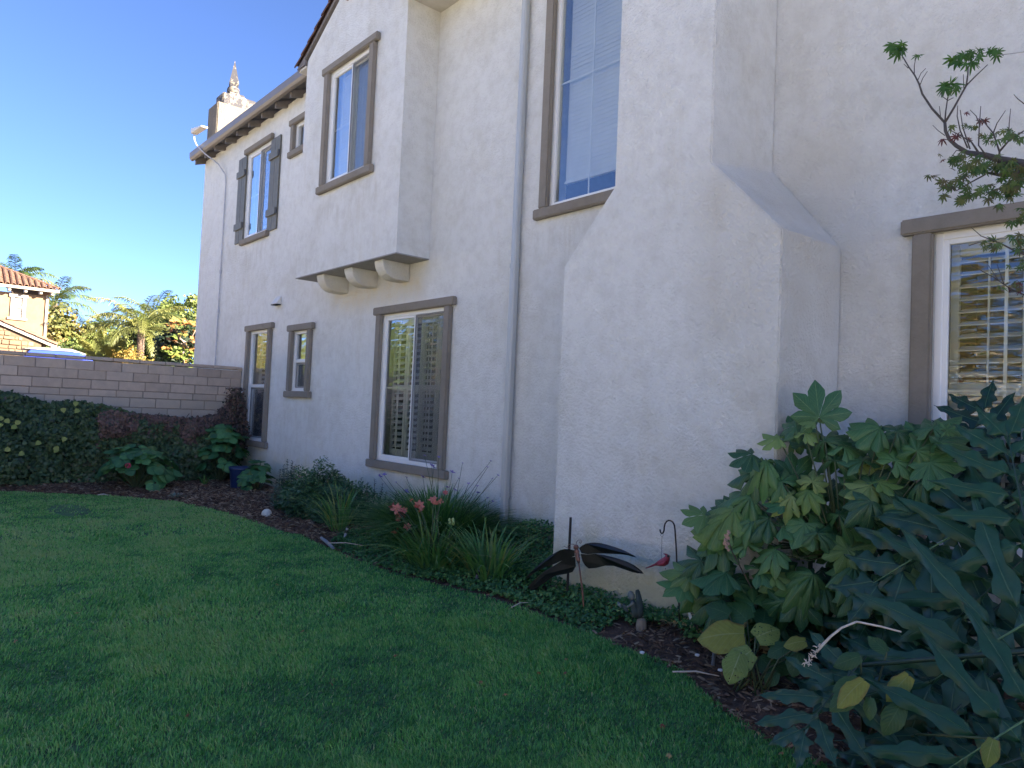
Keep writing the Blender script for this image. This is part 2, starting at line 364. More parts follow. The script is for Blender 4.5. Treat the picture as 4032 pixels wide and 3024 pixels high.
# grass blades: real geometry, dense near the camera, broader and sparser away from it
def vis(P, pad=.12):
    v = P-CAM; z = v@AF; x = (v@AR)/np.maximum(z, .05)*FPX/PW; y = (v@AU)/np.maximum(z, .05)*FPX/PH
    inside = (z > .3) & (np.abs(x) < .5+pad) & (y > -.5-pad*1.6) & (y < .6)
    return inside | ((z > -1.5) & (rs.rand(len(P)) < .22))   # the lawn goes on beyond the picture, a little thinner
def grass():
    out = []
    for (d0, d1, dens) in ((1.0, 3.2, 26000), (3.2, 5.2, 13000), (5.2, 8.5, 6000), (8.5, 15.5, 2400)):
        n = int(dens*17*7.0); x = rs.uniform(-13.2, 2.5, n); y = rs.uniform(-2.5, 4.2, n)
        d = np.hypot(x, y); k = (d > d0) & (d <= d1) & (y < yb(x)+.02*vnoise(x, y, 9, 2)); x, y = x[k], y[k]
        k = vis(np.stack([x, y, np.zeros_like(x)], 1)); x, y = x[k], y[k]
        bare = (((x+10.6)/.55)**2+((y-1.85)/.22)**2 < 1) & (rs.rand(len(x)) < .9); x, y = x[~bare], y[~bare]
        w = {1.0: .0019, 3.2: .0027, 5.2: .0042, 8.5: .0070}[d0]
        out.append(np.stack([x, y, np.full(len(x), w)], 1))
    P = np.concatenate(out); n = len(P); x, y, w = P.T
    patch = vnoise(x, y, 1.6, 5)*.45+vnoise(x, y, 6.5, 9)*.45+vnoise(x, y, 24, 4)*.35
    tuft = np.clip(vnoise(x, y, 2.4, 7)-.5, 0, 1)
    L = (.025+.011*patch+.034*tuft)*rs.uniform(.6, 1.35, n)
    # scalloped direction of growth
    az = rs.uniform(0, 2*np.pi, n); lean = rs.uniform(.15, .9, n)*L
    bias = .35*L
    tx = np.cos(az)*lean+bias*np.cos(2.6+patch*2); ty = np.sin(az)*lean+bias*np.sin(2.6+patch*2)
    z = gz(x, y)-.004
    sa = az+np.pi/2+rs.normal(0, .4, n); sx, sy = np.cos(sa)*w*rs.uniform(.7, 1.4, n), np.sin(sa)*w
    b = np.stack([x, y, z], 1); s = np.stack([sx, sy, 0*sx], 1)
    mid = b+np.stack([tx*.38, ty*.38, L*.62], 1); tip = b+np.stack([tx, ty, L*np.clip(1-.25*rs.rand(n), 0, 1)], 1)
    V = np.stack([b-s, b+s, mid+s*.8, mid-s*.8, tip], 1).reshape(-1, 3)
    i = (np.arange(n)*5)[:, None]
    F = np.concatenate([i+np.array([[0, 1, 2]]), i+np.array([[0, 2, 3]]), i+np.array([[3, 2, 4]])])
    # colour: clumpy variation plus clover-like yellow green towards the open left side
    t = np.clip(.54+.42*patch+rs.normal(0, .21, n)+.34*np.clip((-x-y*1.2-1.5)/6, 0, 1), 0, 1)
    dry = rs.rand(n) < .02; t = np.where(dry, 1.0, t*.9)
    lu = np.tile(np.array([[0, 0, 0], [0, 0, 0], [0, .6, 0], [0, .6, 0], [0, 1, 0]]), (n, 1))
    me = npmesh('lawn_grass', V, F, {'tint': np.repeat(t, 5), 'lu': lu})
    o = obj('lawn_grass', me, leafmat('grass_blade', [(.022, .11, .038), (.065, .225, .066), (.125, .37, .095), (.23, .48, .14), (.44, .48, .24)], .38, .42, spec=.5))
    tag(o, 'short dense green lawn grass in front of the flower bed', 'grass', kind='stuff')
grass()

# mulch chips
def chips():
    n = 60000; x = rs.uniform(-13.4, .6, n); y = rs.uniform(.8, 4.9, n)
    k = (y > yb(x)-.03) & vis(np.stack([x, y, 0*x], 1)) & ~((x > -7.3) & (x < -3.2) & (rs.rand(n) < .8)); x, y = x[k], y[k]; n = len(x)
    T = (np.array([[-1, -.18, 0], [1, -.14, 0], [.9, .2, .1], [-1, .15, .05], [0, 0, .35]]), np.array([[0, 1, 4], [1, 2, 4], [2, 3, 4], [3, 0, 4]]), np.zeros((5, 3)))
    d = np.hypot(x, y)
    nrm = rdir(n)*.5+np.array([0, 0, 1.]); rot = frames(nrm, rdir(n)); 
    me = scatter('mulch_chips', T, np.stack([x, y, gz(x, y)+rs.uniform(.0, .025, n)], 1), rot[:, :, [1, 0, 2]], rs.uniform(.012, .035, n)*(1+d*.03))
    o = obj('mulch_chips', me, leafmat('bark_chip', [(.065, .036, .022), (.13, .075, .045), (.21, .13, .08), (.36, .27, .18)], .85, 0, spec=.2))
    tag(o, 'brown shredded bark mulch between the plants', 'mulch', kind='stuff')
chips()

# ------------------------------------------------------------------ the white house
WY = 5.0                      # main wall plane
BYF, CYF = 4.524, 4.19        # front of the upper bay, front of the chimney breast
house = empty('house', (-6, 7, 0), 'two storey white stucco house with taupe window trim, chimney breast and tiled gable', 'house')
def wall_panels(mb, x0, x1, z0, z1, holes, y, thick=.22):
    """rectangular wall with openings, built of boxes that butt edge to edge"""
    xs = sorted({x0, x1, *[h[0] for h in holes], *[h[1] for h in holes]}); zs = sorted({z0, z1, *[h[2] for h in holes], *[h[3] for h in holes]})
    xs = [v for v in xs if x0 <= v <= x1]; zs = [v for v in zs if z0 <= v <= z1]
    idx = {}
    def vid(x, yy, z):
        k = (round(x, 4), round(yy, 4), round(z, 4))
        if k not in idx: idx[k] = len(mb.v); mb.v.append(k)
        return idx[k]
    solid = lambda a, b, c, d: not any(a >= h[0]-1e-6 and b <= h[1]+1e-6 and c >= h[2]-1e-6 and d <= h[3]+1e-6 for h in holes)
    S = {(i, j): solid(xs[i], xs[i+1], zs[j], zs[j+1]) for i in range(len(xs)-1) for j in range(len(zs)-1)}
    for (i, j), s in S.items():
        if not s: continue
        a, b, c, d = xs[i], xs[i+1], zs[j], zs[j+1]
        mb.f.append((vid(a, y, c), vid(b, y, c), vid(b, y, d), vid(a, y, d)))
        mb.f.append((vid(a, y+thick, d), vid(b, y+thick, d), vid(b, y+thick, c), vid(a, y+thick, c)))
        for (di, dj, p, q) in ((-1, 0, (a, c), (a, d)), (1, 0, (b, d), (b, c)), (0, -1, (b, c), (a, c)), (0, 1, (a, d), (b, d))):
            if not S.get((i+di, j+dj), False):
                mb.f.append((vid(p[0], y, p[1]), vid(q[0], y, q[1]), vid(q[0], y+thick, q[1]), vid(p[0], y+thick, p[1])))
WIN = dict(
 lw=(-8.46, -7.01, .77, 2.70), sm=(-11.24, -10.69, 1.66, 2.63), tl=(-13.11, -12.25, .77, 2.73), sh=(-13.72, -12.64, 4.51, 6.15),
 hi=(-11.61, -11.06, 5.71, 6.15), bw=(-5.31, -4.33, 3.57, 6.10), rw=(-1.72, -.28, .77, 2.74))
mbw = MB(); wall_panels(mbw, -16.3, 12.2, -.12, 6.62, list(WIN.values()), WY)
mbw.box((-16.3, WY+.22, -.12), (-16.1, 13.5, 6.9)).box((12.0, WY+.22, -.12), (12.2, 13.5, 6.9)).box((-16.3, 13.3, -.12), (12.2, 13.5, 6.9))
wall = mbw.build('wall', m_stucco, house)
BWIN = (-9.41, -8.26, 4.54, 6.14)
# projecting bay with a gable
mb = MB()
wall_panels(mb, -10.24, -7.45, 3.33, 6.60, [BWIN], BYF, .18)
mb.box((-10.24, BYF+.18, 3.33), (-10.06, WY-.002, 6.6)).box((-7.63, BYF+.18, 3.33), (-7.45, WY-.002, 6.6))
gp = [(-10.24, BYF, 6.6), (-7.45, BYF, 6.6), (-8.845, BYF, 7.42)]
mb.prism(gp, (0, .18, 0)); mb.box((-10.06, BYF+.18, 3.33), (-7.63, WY-.002, 3.45))
mb.build('bay_wall', m_stucco, house)
# underside board of the bay
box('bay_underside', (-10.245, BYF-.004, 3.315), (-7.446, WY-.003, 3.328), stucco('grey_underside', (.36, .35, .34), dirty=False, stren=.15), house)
# curved corbels
for i, (xc) in enumerate((-9.60, -8.78, -7.98)):
    prof = [(0, 0), (-.40, 0)]+[(-.40+.22*(1-math.cos(a)), -.225*math.sin(a)) for a in np.linspace(.15, math.pi/2, 7)]+[(0, -.225)]
    pts = [(xc-.105, WY-.003+p[0], 3.314+p[1]) for p in prof]
    MB().prism(pts, (.21, 0, 0)).build('corbel', m_stucco if i == 0 else m_stucco, house, bevel=.008)
# chimney breast with sloped shoulders
lo = [(-4.25, -.1), (-2.32, -.1), (-2.32, 2.71), (-2.86, 3.265), (-2.86, 8.6), (-3.73, 8.6), (-3.73, 3.265), (-4.25, 2.71)]
MBc = MB()
F_ = [(x, CYF, z) for x, z in lo]; B_ = [(x, WY-.002, z+(.13 if 3 < z < 4 else .02 if 2 < z < 3 else 0)) for x, z in lo]
MBc.add(F_+B_, [tuple(range(8)), tuple(range(15, 7, -1))]+[((i+1) % 8, i, i+8, (i+1) % 8+8) for i in range(8)])
ch = MBc.build('chimney_breast', m_stucco, house, bevel=.009, seg=2)

def room(x0, x1, z0, z1, y, depth=1.1, parent=None, m=None):
    """dark room behind a window: five inside faces with some thickness"""
    mb = MB(); t = .03
    mb.box((x0-.3, y+depth, z0-.2), (x1+.3, y+depth+t, z1+.2)).box((x0-.3-t, y, z0-.2), (x0-.3, y+depth, z1+.2)).box((x1+.3, y, z0-.2), (x1+.3+t, y+depth, z1+.2))
    mb.box((x0-.3, y, z0-.2-t), (x1+.3, y+depth, z0-.2)).box((x0-.3, y, z1+.2), (x1+.3, y+depth, z1+.2+t))
    mb.build('room', m or m_room, parent)
def rect_frame(x0, x1, z0, z1, y0, y1, w, name, m, parent, wb=None, bevel=.003):
    wb = wb or w
    mb = MB().box((x0, y0, z0), (x0+w, y1, z1)).box((x1-w, y0, z0), (x1, y1, z1)).box((x0+w, y0, z0), (x1-w, y1, z0+wb)).box((x0+w, y0, z1-w), (x1-w, y1, z1))
    return mb.build(name, m, parent, bevel)
def pane(x0, x1, z0, z1, y, parent, m=None, rooty=0):
    V = [(x0, y, z0), (x1, y, z0), (x1, y+rooty, z1), (x0, y+rooty, z1)]
    return MB().add(V, [(0, 1, 2, 3)]).build('pane', m or m_glass, parent)
def shutters(x0, x1, z0, z1, y, n, parent, pitch=.078, open_=.50, m=None):
    """indoor plantation shutter panels, each louver its own piece"""
    m = m or m_shutterw; w = (x1-x0)/n; st = .05; zmid = z0+(z1-z0)*.5
    for i in range(n):
        a, b = x0+i*w+.004, x0+(i+1)*w-.004
        mb = MB().box((a, y, z0), (a+st, y+.03, z1)).box((b-st, y, z0), (b, y+.03, z1)).box((a+st, y, z0), (b-st, y+.03, z0+.11)).box((a+st, y, z1-.09), (b-st, y+.03, z1)).box((a+st, y, zmid-.04), (b-st, y+.03, zmid+.04))
        mb.box(((a+b)/2-.006, y-.03, z0+.14), ((a+b)/2+.006, y-.018, z1-.12))
        mb.build('shutter_panel', m, parent, .003)
        lw_, th = (b-st)-(a+st)-.006, .008
        me = MB().box((-lw_/2, -.037, -th/2), (lw_/2, .037, th/2)).mesh('louver'); me.materials.append(m)
        z = z0+.11+pitch*.6
        while z < z1-.10:
            if abs(z-zmid) > .06: piece('louver', me, parent, ((a+b)/2, y+.015, z), (open_+rnd.uniform(-.03, .03), 0, 0))
            z += pitch
def blind(x0, x1, z0, z1, y, parent, pitch=.045, tilt=1.0):
    me = MB().box((x0-(x0+x1)/2, -.024, -.0015), (x1-(x0+x1)/2, .024, .0015)).mesh('blind_slat'); me.materials.append(m_shutterw)
    z = z0+.03
    while z < z1: piece('blind_slat', me, parent, ((x0+x1)/2, y, z), (tilt+rnd.uniform(-.04, .04), 0, 0)); z += pitch
    box('blind_rail', (x0, y-.02, z0-.01), (x1, y+.02, z0+.018), m_shutterw, parent, .003)
def window(key, op, y, kind, sides=True, lint=True, sill=True, label=None, tw=.12, proud=.06, ext=.07, lh=.105, sh=.105):
    x0, x1, z0, z1 = op
    w = empty('window', (x0, y, z0), label, parent=None); w.parent = house; w.location = Vector((x0, y, z0))-wloc(house)
    yf = y-proud
    e = tw+ext if sides else .11
    if sides:
        box('jamb', (x0-tw, yf, z0), (x0, y-.001, z1), m_trim, w, .010, 2); box('jamb', (x1, yf, z0), (x1+tw, y-.001, z1), m_trim, w, .010, 2)
    if lint: box('lintel', (x0-e, yf-.006, z1+.002), (x1+e, y-.001, z1+lh), m_trim, w, .010, 2)
    if sill: box('sill', (x0-e, yf-.008, z0-sh), (x1+e, y-.001, z0-.002), m_trim, w, .010, 2)
    fw = .045; ya, yb_ = y+.004, y+.075
    rect_frame(x0+.001, x1-.001, z0+.001, z1-.001, ya, yb_, fw, 'frame', m_vinyl, w)
    a, b, c, d = x0+fw, x1-fw, z0+fw, z1-fw
    mid = (a+b)/2
    if kind == 'slider':
        # left sash stands forward, right sash behind an insect screen
        rect_frame(a-.002, mid+.03, c-.002, d+.002, y+.014, y+.045, .034, 'sash', m_vinyl, w)
        pane(a+.03, mid-.003, c+.03, d-.03, y+.032, w, m_glassf if y < 4.9 or z0 > 4 else None)
        rect_frame(mid-.03, b+.002, c-.002, d+.002, y+.050, y+.072, .034, 'sash', m_vinyl, w)
        pane(mid, b-.03, c+.03, d-.03, y+.062, w)
        return w, (a, mid, b, c, d)
    if kind == 'hung':
        zr = z0+(z1-z0)*(.505 if key == 'sm' else .495)
        box('meeting_rail', (a-.001, y+.012, zr-.028), (b+.001, y+.05, zr+.028), m_vinyl, w, .003)
        pane(a, b, zr+.028, d, y+.034, w)
        rect_frame(a-.001, b+.001, c-.001, zr-.028, y+.045, y+.066, .03, 'sash', m_vinyl, w)
        pane(a+.03, b-.03, c+.03, zr-.05, y+.058, w)
        return w, (a, zr, b, c, d)
    if kind == 'fixed':
        pane(a, b, c, d, y+.034, w, m_glassf)
        return w, (a, mid, b, c, d)
def bars(w, vs_, hs, a, b, c, d, y, t=.009):
    for x in vs_: box('glazing_bar', (x-t, y, c), (x+t, y+.008, d), m_vinyl, w)
    for z in hs:
        xs = [a]+list(vs_)+[b]
        for i in range(len(xs)-1): box('glazing_bar', (xs[i]+(t if i else 0), y, z-t), (xs[i+1]-(t if i < len(xs)-2 else 0), y+.008, z+t), m_vinyl, w)
def screen(x0, x1, z0, z1, y, w):
    MB().add([(x0, y, z0), (x1, y, z0), (x1, y, z1), (x0, y, z1)], [(0, 1, 2, 3)]).build('insect_screen', m_screen, w)
    rect_frame(x0-.002, x1+.002, z0-.002, z1+.002, y-.004, y+.006, .018, 'screen_frame', simple('screen_frame_grey', (.24, .24, .24), .5) if 'screen_frame_grey' not in MATS else MATS['screen_frame_grey'], w)

# lower slider with indoor shutters
w, (a, mid, b, c, d) = window('lw', WIN['lw'], WY, 'slider', label='large lower sliding window with indoor shutters')
bars(w, [(a+mid)/2], [1.73], a+.03, mid-.003, c+.03, d-.03, WY+.036); bars(w, [(mid+b)/2], [1.73], mid, b-.03, c+.03, d-.03, WY+.066)
screen(mid+.02, b-.004, c+.004, d-.004, WY+.018, w)
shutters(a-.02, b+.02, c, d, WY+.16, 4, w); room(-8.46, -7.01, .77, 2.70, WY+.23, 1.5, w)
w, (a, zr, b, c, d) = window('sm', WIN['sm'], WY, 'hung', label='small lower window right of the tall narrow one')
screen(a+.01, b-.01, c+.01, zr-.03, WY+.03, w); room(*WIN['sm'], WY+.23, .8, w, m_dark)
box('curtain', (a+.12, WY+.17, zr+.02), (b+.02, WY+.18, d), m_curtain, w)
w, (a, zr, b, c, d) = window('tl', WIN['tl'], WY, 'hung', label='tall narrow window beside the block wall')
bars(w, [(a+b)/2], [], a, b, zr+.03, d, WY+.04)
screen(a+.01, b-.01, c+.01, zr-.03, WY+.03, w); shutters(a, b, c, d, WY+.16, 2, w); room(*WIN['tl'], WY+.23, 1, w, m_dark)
# upper window with board shutters
w, (a, mid, b, c, d) = window('sh', WIN['sh'], WY, 'slider', sides=False, label='upper window with wooden board shutters')
bars(w, [(a+mid)/2], [5.31], a+.03, mid-.003, c+.03, d-.03, WY+.036)
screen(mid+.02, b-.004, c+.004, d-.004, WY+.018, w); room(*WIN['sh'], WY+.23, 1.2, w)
box('curtain', (a+.02, WY+.15, c), (mid-.02, WY+.17, d), m_curtain, w)
for sx0, sx1 in ((-14.16, -13.75), (-12.60, -12.19)):
    s = empty('shutter', (sx0, WY, 4.5), parent=None); s.parent = house; s.location = Vector((sx0, WY, 4.5))-wloc(house)
    nb = 4; bw_ = (sx1-sx0)/nb
    for k in range(nb): box('board', (sx0+k*bw_+.003, WY-.032-.002*(k % 2), 4.48), (sx0+(k+1)*bw_-.003, WY-.004, 6.14), m_shut, s, .003)
    for zc in (4.80, 5.82): box('batten', (sx0-.012, WY-.062, zc-.065), (sx1-.03, WY-.035, zc+.065), m_shut, s, .004)
    for zc in (4.80, 5.82): box('hinge', (sx1-.03, WY-.05, zc-.05), (sx1+.01, WY-.034, zc+.05), simple('hinge_black', (.05, .048, .045), .5) if 'hinge_black' not in MATS else MATS['hinge_black'], s)
w, (a, mid, b, c, d) = window('hi', WIN['hi'], WY, 'fixed', label='small high window half hidden by the bay')
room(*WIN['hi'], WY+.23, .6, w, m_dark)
box('curtain', (a+.08, WY+.16, c), (b, WY+.17, d-.06), m_curtain, w)
# bay window
w, (a, mid, b, c, d) = window('bay', BWIN, BYF, 'slider', label='upper sliding window in the gabled bay')
bars(w, [(a+mid)/2], [5.30], a+.03, mid-.003, c+.03, d-.03, BYF+.036, .008); bars(w, [(mid+b)/2], [5.30], mid, b-.03, c+.03, d-.03, BYF+.066, .008)
screen(mid+.02, b-.004, c+.004, d-.004, BYF+.018, w); blind(a, b, c+.02, d, BYF+.14, w, tilt=1.42); room(*BWIN, BYF+.19, .9, w)
# tall stair window
w, (a, mid, b, c, d) = window('bw', WIN['bw'], WY, 'fixed', label='tall stair window partly hidden by the chimney breast')
bars(w, [mid], [4.84], a, b, c, d, WY+.040, .008)
blind(a+.03, b-.01, c+.22, d, WY+.14, w, tilt=1.43); room(*WIN['bw'], WY+.23, 1.2, w, simple('stair_room', (.16, .16, .22), .9))
# right window with wide louvers
w, (a, mid, b, c, d) = window('rw', WIN['rw'], WY, 'slider', label='large lower window at the right with wide louvers')
bars(w, [(a+mid)/2], [1.74], a+.03, mid-.003, c+.03, d-.03, WY+.036); bars(w, [(mid+b)/2], [1.74], mid, b-.03, c+.03, d-.03, WY+.066)
shutters(a, b, c, d, WY+.14, 3, w, pitch=.080, open_=.42); room(*WIN['rw'], WY+.23, 1.6, w)

# roof: eave on exposed rafters at the left
ROOF = empty('roof', (-6, 7, 6.6)); ROOF.parent = house; ROOF.location = Vector((-6, 7, 6.6))-wloc(house)
SL = .36
def roof_plane(x0, x1, y0, z0, y1, t=.05): return MB().prism([(x0, y0, z0), (x0, y1, z0+(y1-y0)*SL), (x0, y1, z0+(y1-y0)*SL+t), (x0, y0, z0+t)], (x1-x0, 0, 0))
roof_plane(-16.42, -10.3, 4.78, 6.635, 9.2).build('roof_deck', m_wood, ROOF)
xs_r = [-16.28+.605*i for i in range(10)]
rme = None
for xr in xs_r:
    pts = [(-.03, 4.79, 6.50), (-.03, 5.0, 6.57), (-.03, 5.3, 6.68), (-.03, 5.3, 6.80), (-.03, 4.79, 6.63)]
    if rme is None: rme = MB().prism(pts, (.06, 0, 0)).mesh('rafter'); rme.materials.append(m_wood)
    piece('rafter', rme, ROOF, (xr, 0, 0))
# gutter: rounded trough with end cap
gp_ = [(4.785, 6.735), (4.785, 6.60), (4.745, 6.565), (4.70, 6.575), (4.672, 6.62), (4.665, 6.735), (4.682, 6.735), (4.688, 6.66)]
MB().prism([(-16.32, y, z) for y, z in gp_], (5.95, 0, 0)).build('gutter', m_gutter, ROOF, bevel=.004)
# barrel tiles along the eave, three courses
def barrel(r=.075, L=.36, th=.014, n=7, taper=.85):
    V = []; F = []
    for j, (yy, s) in enumerate(((0, 1), (L, taper))):
        for k in range(n+1):
            a = math.pi*k/n; V.append((math.cos(a)*r*s, yy, math.sin(a)*r*s))
        for k in range(n+1):
            a = math.pi*k/n; V.append((math.cos(a)*(r*s-th), yy, math.sin(a)*(r*s-th)))
    m_ = 2*(n+1)
    for k in range(n):
        F += [(k, k+1, k+1+m_, k+m_), (n+1+k+1, n+1+k, n+1+k+m_, n+2+k+m_), (k+1, k, n+1+k, n+2+k), (k+m_, k+1+m_, n+2+k+m_, n+1+k+m_)]
    F += [(0, m_, n+1+m_, n+1), (n+m_, n, 2*n+1, 2*n+1+m_)]
    return V, F
bt = MB().add(*barrel()).mesh('roof_tile', smooth=False); bt.materials.append(m_tileD)
k = 0
for r_ in range(3):
    for i in range(20):
        x = -16.32+.305*i
        yy = 4.74+.30*r_; piece('roof_tile', bt, ROOF, (x+rnd.uniform(-.01, .01), yy, 6.70+.30*r_*SL+rnd.uniform(-.004, .006)), (math.atan(SL)+rnd.uniform(-.02, .02), 0, rnd.uniform(-.03, .03)))
roof_plane(-16.42, -10.3, 5.0, 6.79, 9.3, .03).build('tile_bed', m_tileD, ROOF)
MB().prism([(-16.42, 9.2, 8.25), (-16.42, 9.2, 8.3), (-16.42, 13.9, 6.65), (-16.42, 13.9, 6.6)], (6.12, 0, 0)).build('rear_slope', m_tileD, ROOF)
# right part of the roof with boxed soffit
box('soffit', (-7.448, 4.28, 6.44), (12.6, 4.998, 6.47), m_soffit, ROOF); box('fascia', (-7.448, 4.24, 6.44), (12.6, 4.278, 6.66), m_wood, ROOF)
roof_plane(-7.44, 12.6, 4.25, 6.665, 9.2, .12).build('right_slope', m_tileD, ROOF)
MB().prism([(-7.44, 9.2, 8.4), (-7.44, 9.2, 8.5), (-7.44, 13.9, 6.8), (-7.44, 13.9, 6.7)], (20, 0, 0)).build('rear_slope', m_tileD, ROOF)
# gable roof over the bay, ridge running back
RX, RZ, EX = -8.845, 7.50, 1.62
for s in (-1, 1):
    z_e = RZ-EX*.585
    MB().prism([(RX, 4.488, RZ-.05), (RX+s*EX, 4.488, z_e-.05), (RX+s*EX, 4.488, z_e+.01), (RX, 4.488, RZ+.01)], (0, 4.6, 0)).build('gable_slope', m_wood, ROOF)
    # rake tiles running down the edge
    Lt = math.hypot(EX, EX*.585); nt_ = 8; ang = math.atan(.585)
    rt = MB().add(*barrel(.085, Lt/nt_*1.16, .016, 7, .80)).mesh('rake_tile'); rt.materials.append(m_tileD)
    for i in range(nt_):
        f = (i+.98)/nt_; x = RX+s*EX*f*1.03; z = RZ+.03-EX*1.03*f*.585
        for yy in (4.52, 4.72):
            o = piece('rake_tile', rt, ROOF, (x, yy, z+rnd.uniform(-.004, .01)))
            dirv = Vector((-s, 0, .585)).normalized(); up = Vector((s*.585, 0, 1)).normalized(); side = dirv.cross(up)
            o.rotation_euler = Matrix((side, dirv, up)).transposed().to_euler()
# small eave return at the foot of the left rake
box('eave_return', (-10.48, 4.50, 6.50), (-10.243, 4.99, 6.535), m_soffit, ROOF, .004)
MB().prism([(-10.50, 4.48, 6.54), (-10.50, 4.48, 6.56), (-10.243, 4.48, 6.68), (-10.243, 4.48, 6.54)], (0, .03, 0)).build('barge_end', m_wood, ROOF)
# clay gable vent pipes
for xx in (-9.02, -8.845, -8.67):
    MB().tube([(xx, BYF+.02, 7.10), (xx, BYF-.07, 7.10)], .055, 12).build('vent_pipe', m_tile, house)
# downspout with joints and straps
dsp = empty('downspout', (-5.80, 4.95, 0)); dsp.parent = house; dsp.location = Vector((-5.80, 4.95, 0))-wloc(house)
def rrect(cx, cy, hw, hd, z): 
    c = .014; return [(cx-hw+c, cy-hd, z), (cx+hw-c, cy-hd, z), (cx+hw, cy-hd+c, z), (cx+hw, cy+hd-c, z), (cx+hw-c, cy+hd, z), (cx-hw+c, cy+hd, z), (cx-hw, cy+hd-c, z), (cx-hw, cy-hd+c, z)]
for z0, z1, hw in ((.06, .62, .038), (.60, 3.01, .041), (2.99, 6.44, .038)):
    MB().prism(rrect(-5.755, 4.945, hw, hw*.95, z0), (0, 0, z1-z0)).build('pipe_section', m_spout, dsp)
for z in (.62, 3.03): MB().prism(rrect(-5.755, 4.945, .045, .043, z-.03), (0, 0, .045)).build('pipe_strap', m_spout, dsp)
# thin conduit up the far end of the wall, bending out over the gutter to a small lamp head
cdt = empty('conduit', (-14.85, 4.97, 2)); cdt.parent = house; cdt.location = Vector((-14.85, 4.97, 2))-wloc(house)
MB().tube([(-14.87, 4.975, 1.2), (-14.87, 4.975, 3.6), (-14.86, 4.975, 5.85), (-14.9, 4.97, 6.02), (-15.15, 4.90, 6.28), (-15.45, 4.72, 6.52), (-15.62, 4.60, 6.70), (-15.8, 4.60, 6.86), (-15.86, 4.60, 7.0)], .014, 8).build('pipe', simple('conduit_paint', (.5, .5, .53), .5), cdt)
for z in (3.2, 4.0): MB().tube([(-14.87, 4.975, z), (-14.87, 4.975, z+.07)], .022, 8).build('coupling', MATS['conduit_paint'], cdt)
MB().prism([(-15.93, 4.55, 7.02), (-15.93, 4.55, 7.13), (-15.35, 4.58, 7.05), (-15.35, 4.58, 7.02)], (0, .14, 0)).build('lamp_head', m_vent, cdt, bevel=.01)
# wall vent hood
vh = MB(); vx, vz = -11.95, 3.16
vh.prism([(vx-.11, 4.998, vz+.12), (vx-.11, 4.90, vz-.03), (vx-.11, 4.998, vz-.03)], (.22, 0, 0)); vh.build('vent_hood', m_vent, house, bevel=.004)
box('vent_shade', (vx-.10, 4.90, vz-.045), (vx+.10, 4.995, vz-.032), m_shadowgap, house)  # near-black slab, paints the shade under the hood
# chimney behind the roof with its finial
XC = [atY(*zm(235, 750, 500/1659, 750, 200), 5.02), atY(*zm(360, 640, 500/1659, 750, 200), 5.02)]
cx0, cx1, cz = float(XC[0][0]), float(XC[1][0]), float(XC[1][2])
stk = empty('chimney_stack', (cx1, 5.5, 6.7)); stk.parent = house; stk.location = Vector((cx1, 5.5, 6.7))-wloc(house)
cyb = float(atX(*zm(790, 720, 500/1659, 750, 200), cx1)[1])
m_cs = stucco('stack_stucco', (.20, .18, .15), dirty=False)
box('stack', (cx0, 5.02, 6.63), (cx1, max(cyb, 6.6), cz-.02), m_cs, stk, .02, 2)
m_fin = simple('flaked_finial', (.5, .45, .38), .8, .3, 12, .4, 20)
nt = m_fin.node_tree; b = nt.nodes['Principled BSDF']; fl = noise(nt, 9, 5, .7, wpos(nt))
rr = ramp(nt, fl.outputs[0], [(.50, (.03, .03, .04)), (.53, (.17, .15, .125))]); lk(nt, rr.outputs[0], b.inputs['Base Color'])
m_fins = m_fin.copy(); rr2 = [n_ for n_ in m_fins.node_tree.nodes if n_.type == 'VALTORGB'][-1]; rr2.color_ramp.elements[0].position = .58; rr2.color_ramp.elements[1].position = .61
FYP = float(atX(*zm(575, 600, 500/1659, 750, 200), (cx0+cx1)/2)[1])
def zf(x, y): return atY(*zm(x, y, 500/1659, 750, 200), FYP)
def pf(px): return px*500/1659/FPX*float((zf(560, 530)-CAM)@AF)
fx = float(zf(585, 640)[0]); zs0, zs1 = float(zf(560, 640)[2]), float(zf(560, 600)[2])
box('finial_slab', (fx-.22, FYP-.34, cz-.05), (fx+.22, FYP+.40, max(cz+.05, zs1-.09)), m_fin, stk, .03)
box('finial_base', (fx-pf(70), FYP-.17, cz+.02), (fx+pf(65), FYP+.17, max(cz+.08, zs1)), m_fin, stk, .02)
def lathe(mb, cx, cy, prof, n=16):
    base = len(mb.v)
    for r, z in prof:
        for k in range(n): a = 2*math.pi*k/n; mb.v.append((cx+r*math.cos(a), cy+r*math.sin(a), z))
    for i in range(len(prof)-1):
        for k in range(n): mb.f.append((base+i*n+k, base+i*n+(k+1) % n, base+(i+1)*n+(k+1) % n, base+(i+1)*n+k))
    mb.f.append(tuple(base+k for k in range(n))[::-1]); mb.f.append(tuple(base+(len(prof)-1)*n+k for k in range(n)))
    return mb
ball = zf(560, 535); br = pf(80)
lathe(MB(), ball[0], FYP, [(br*.8, zs1-.02), (br*.6, ball[2]-br*.86)]+[(br*math.cos(a)+.001, ball[2]+br*math.sin(a)) for a in np.linspace(-1.0, 1.1, 9)]+[(br*.35, ball[2]+br)], 18).build('finial_ball', m_fin, stk, smooth=True)
tp = zf(582, 128); tb = zf(567, 462); sp = MB(); r0 = pf(84)
P4 = [(tb[0]+r0*math.cos(a), FYP+r0*math.sin(a), tb[2]+.04) for a in (.5+math.pi/2*k for k in range(4))]; Q4 = [(tb[0]+r0*.75*math.cos(a), FYP+r0*.75*math.sin(a), tb[2]-.05) for a in (.5+math.pi/2*k for k in range(4))]
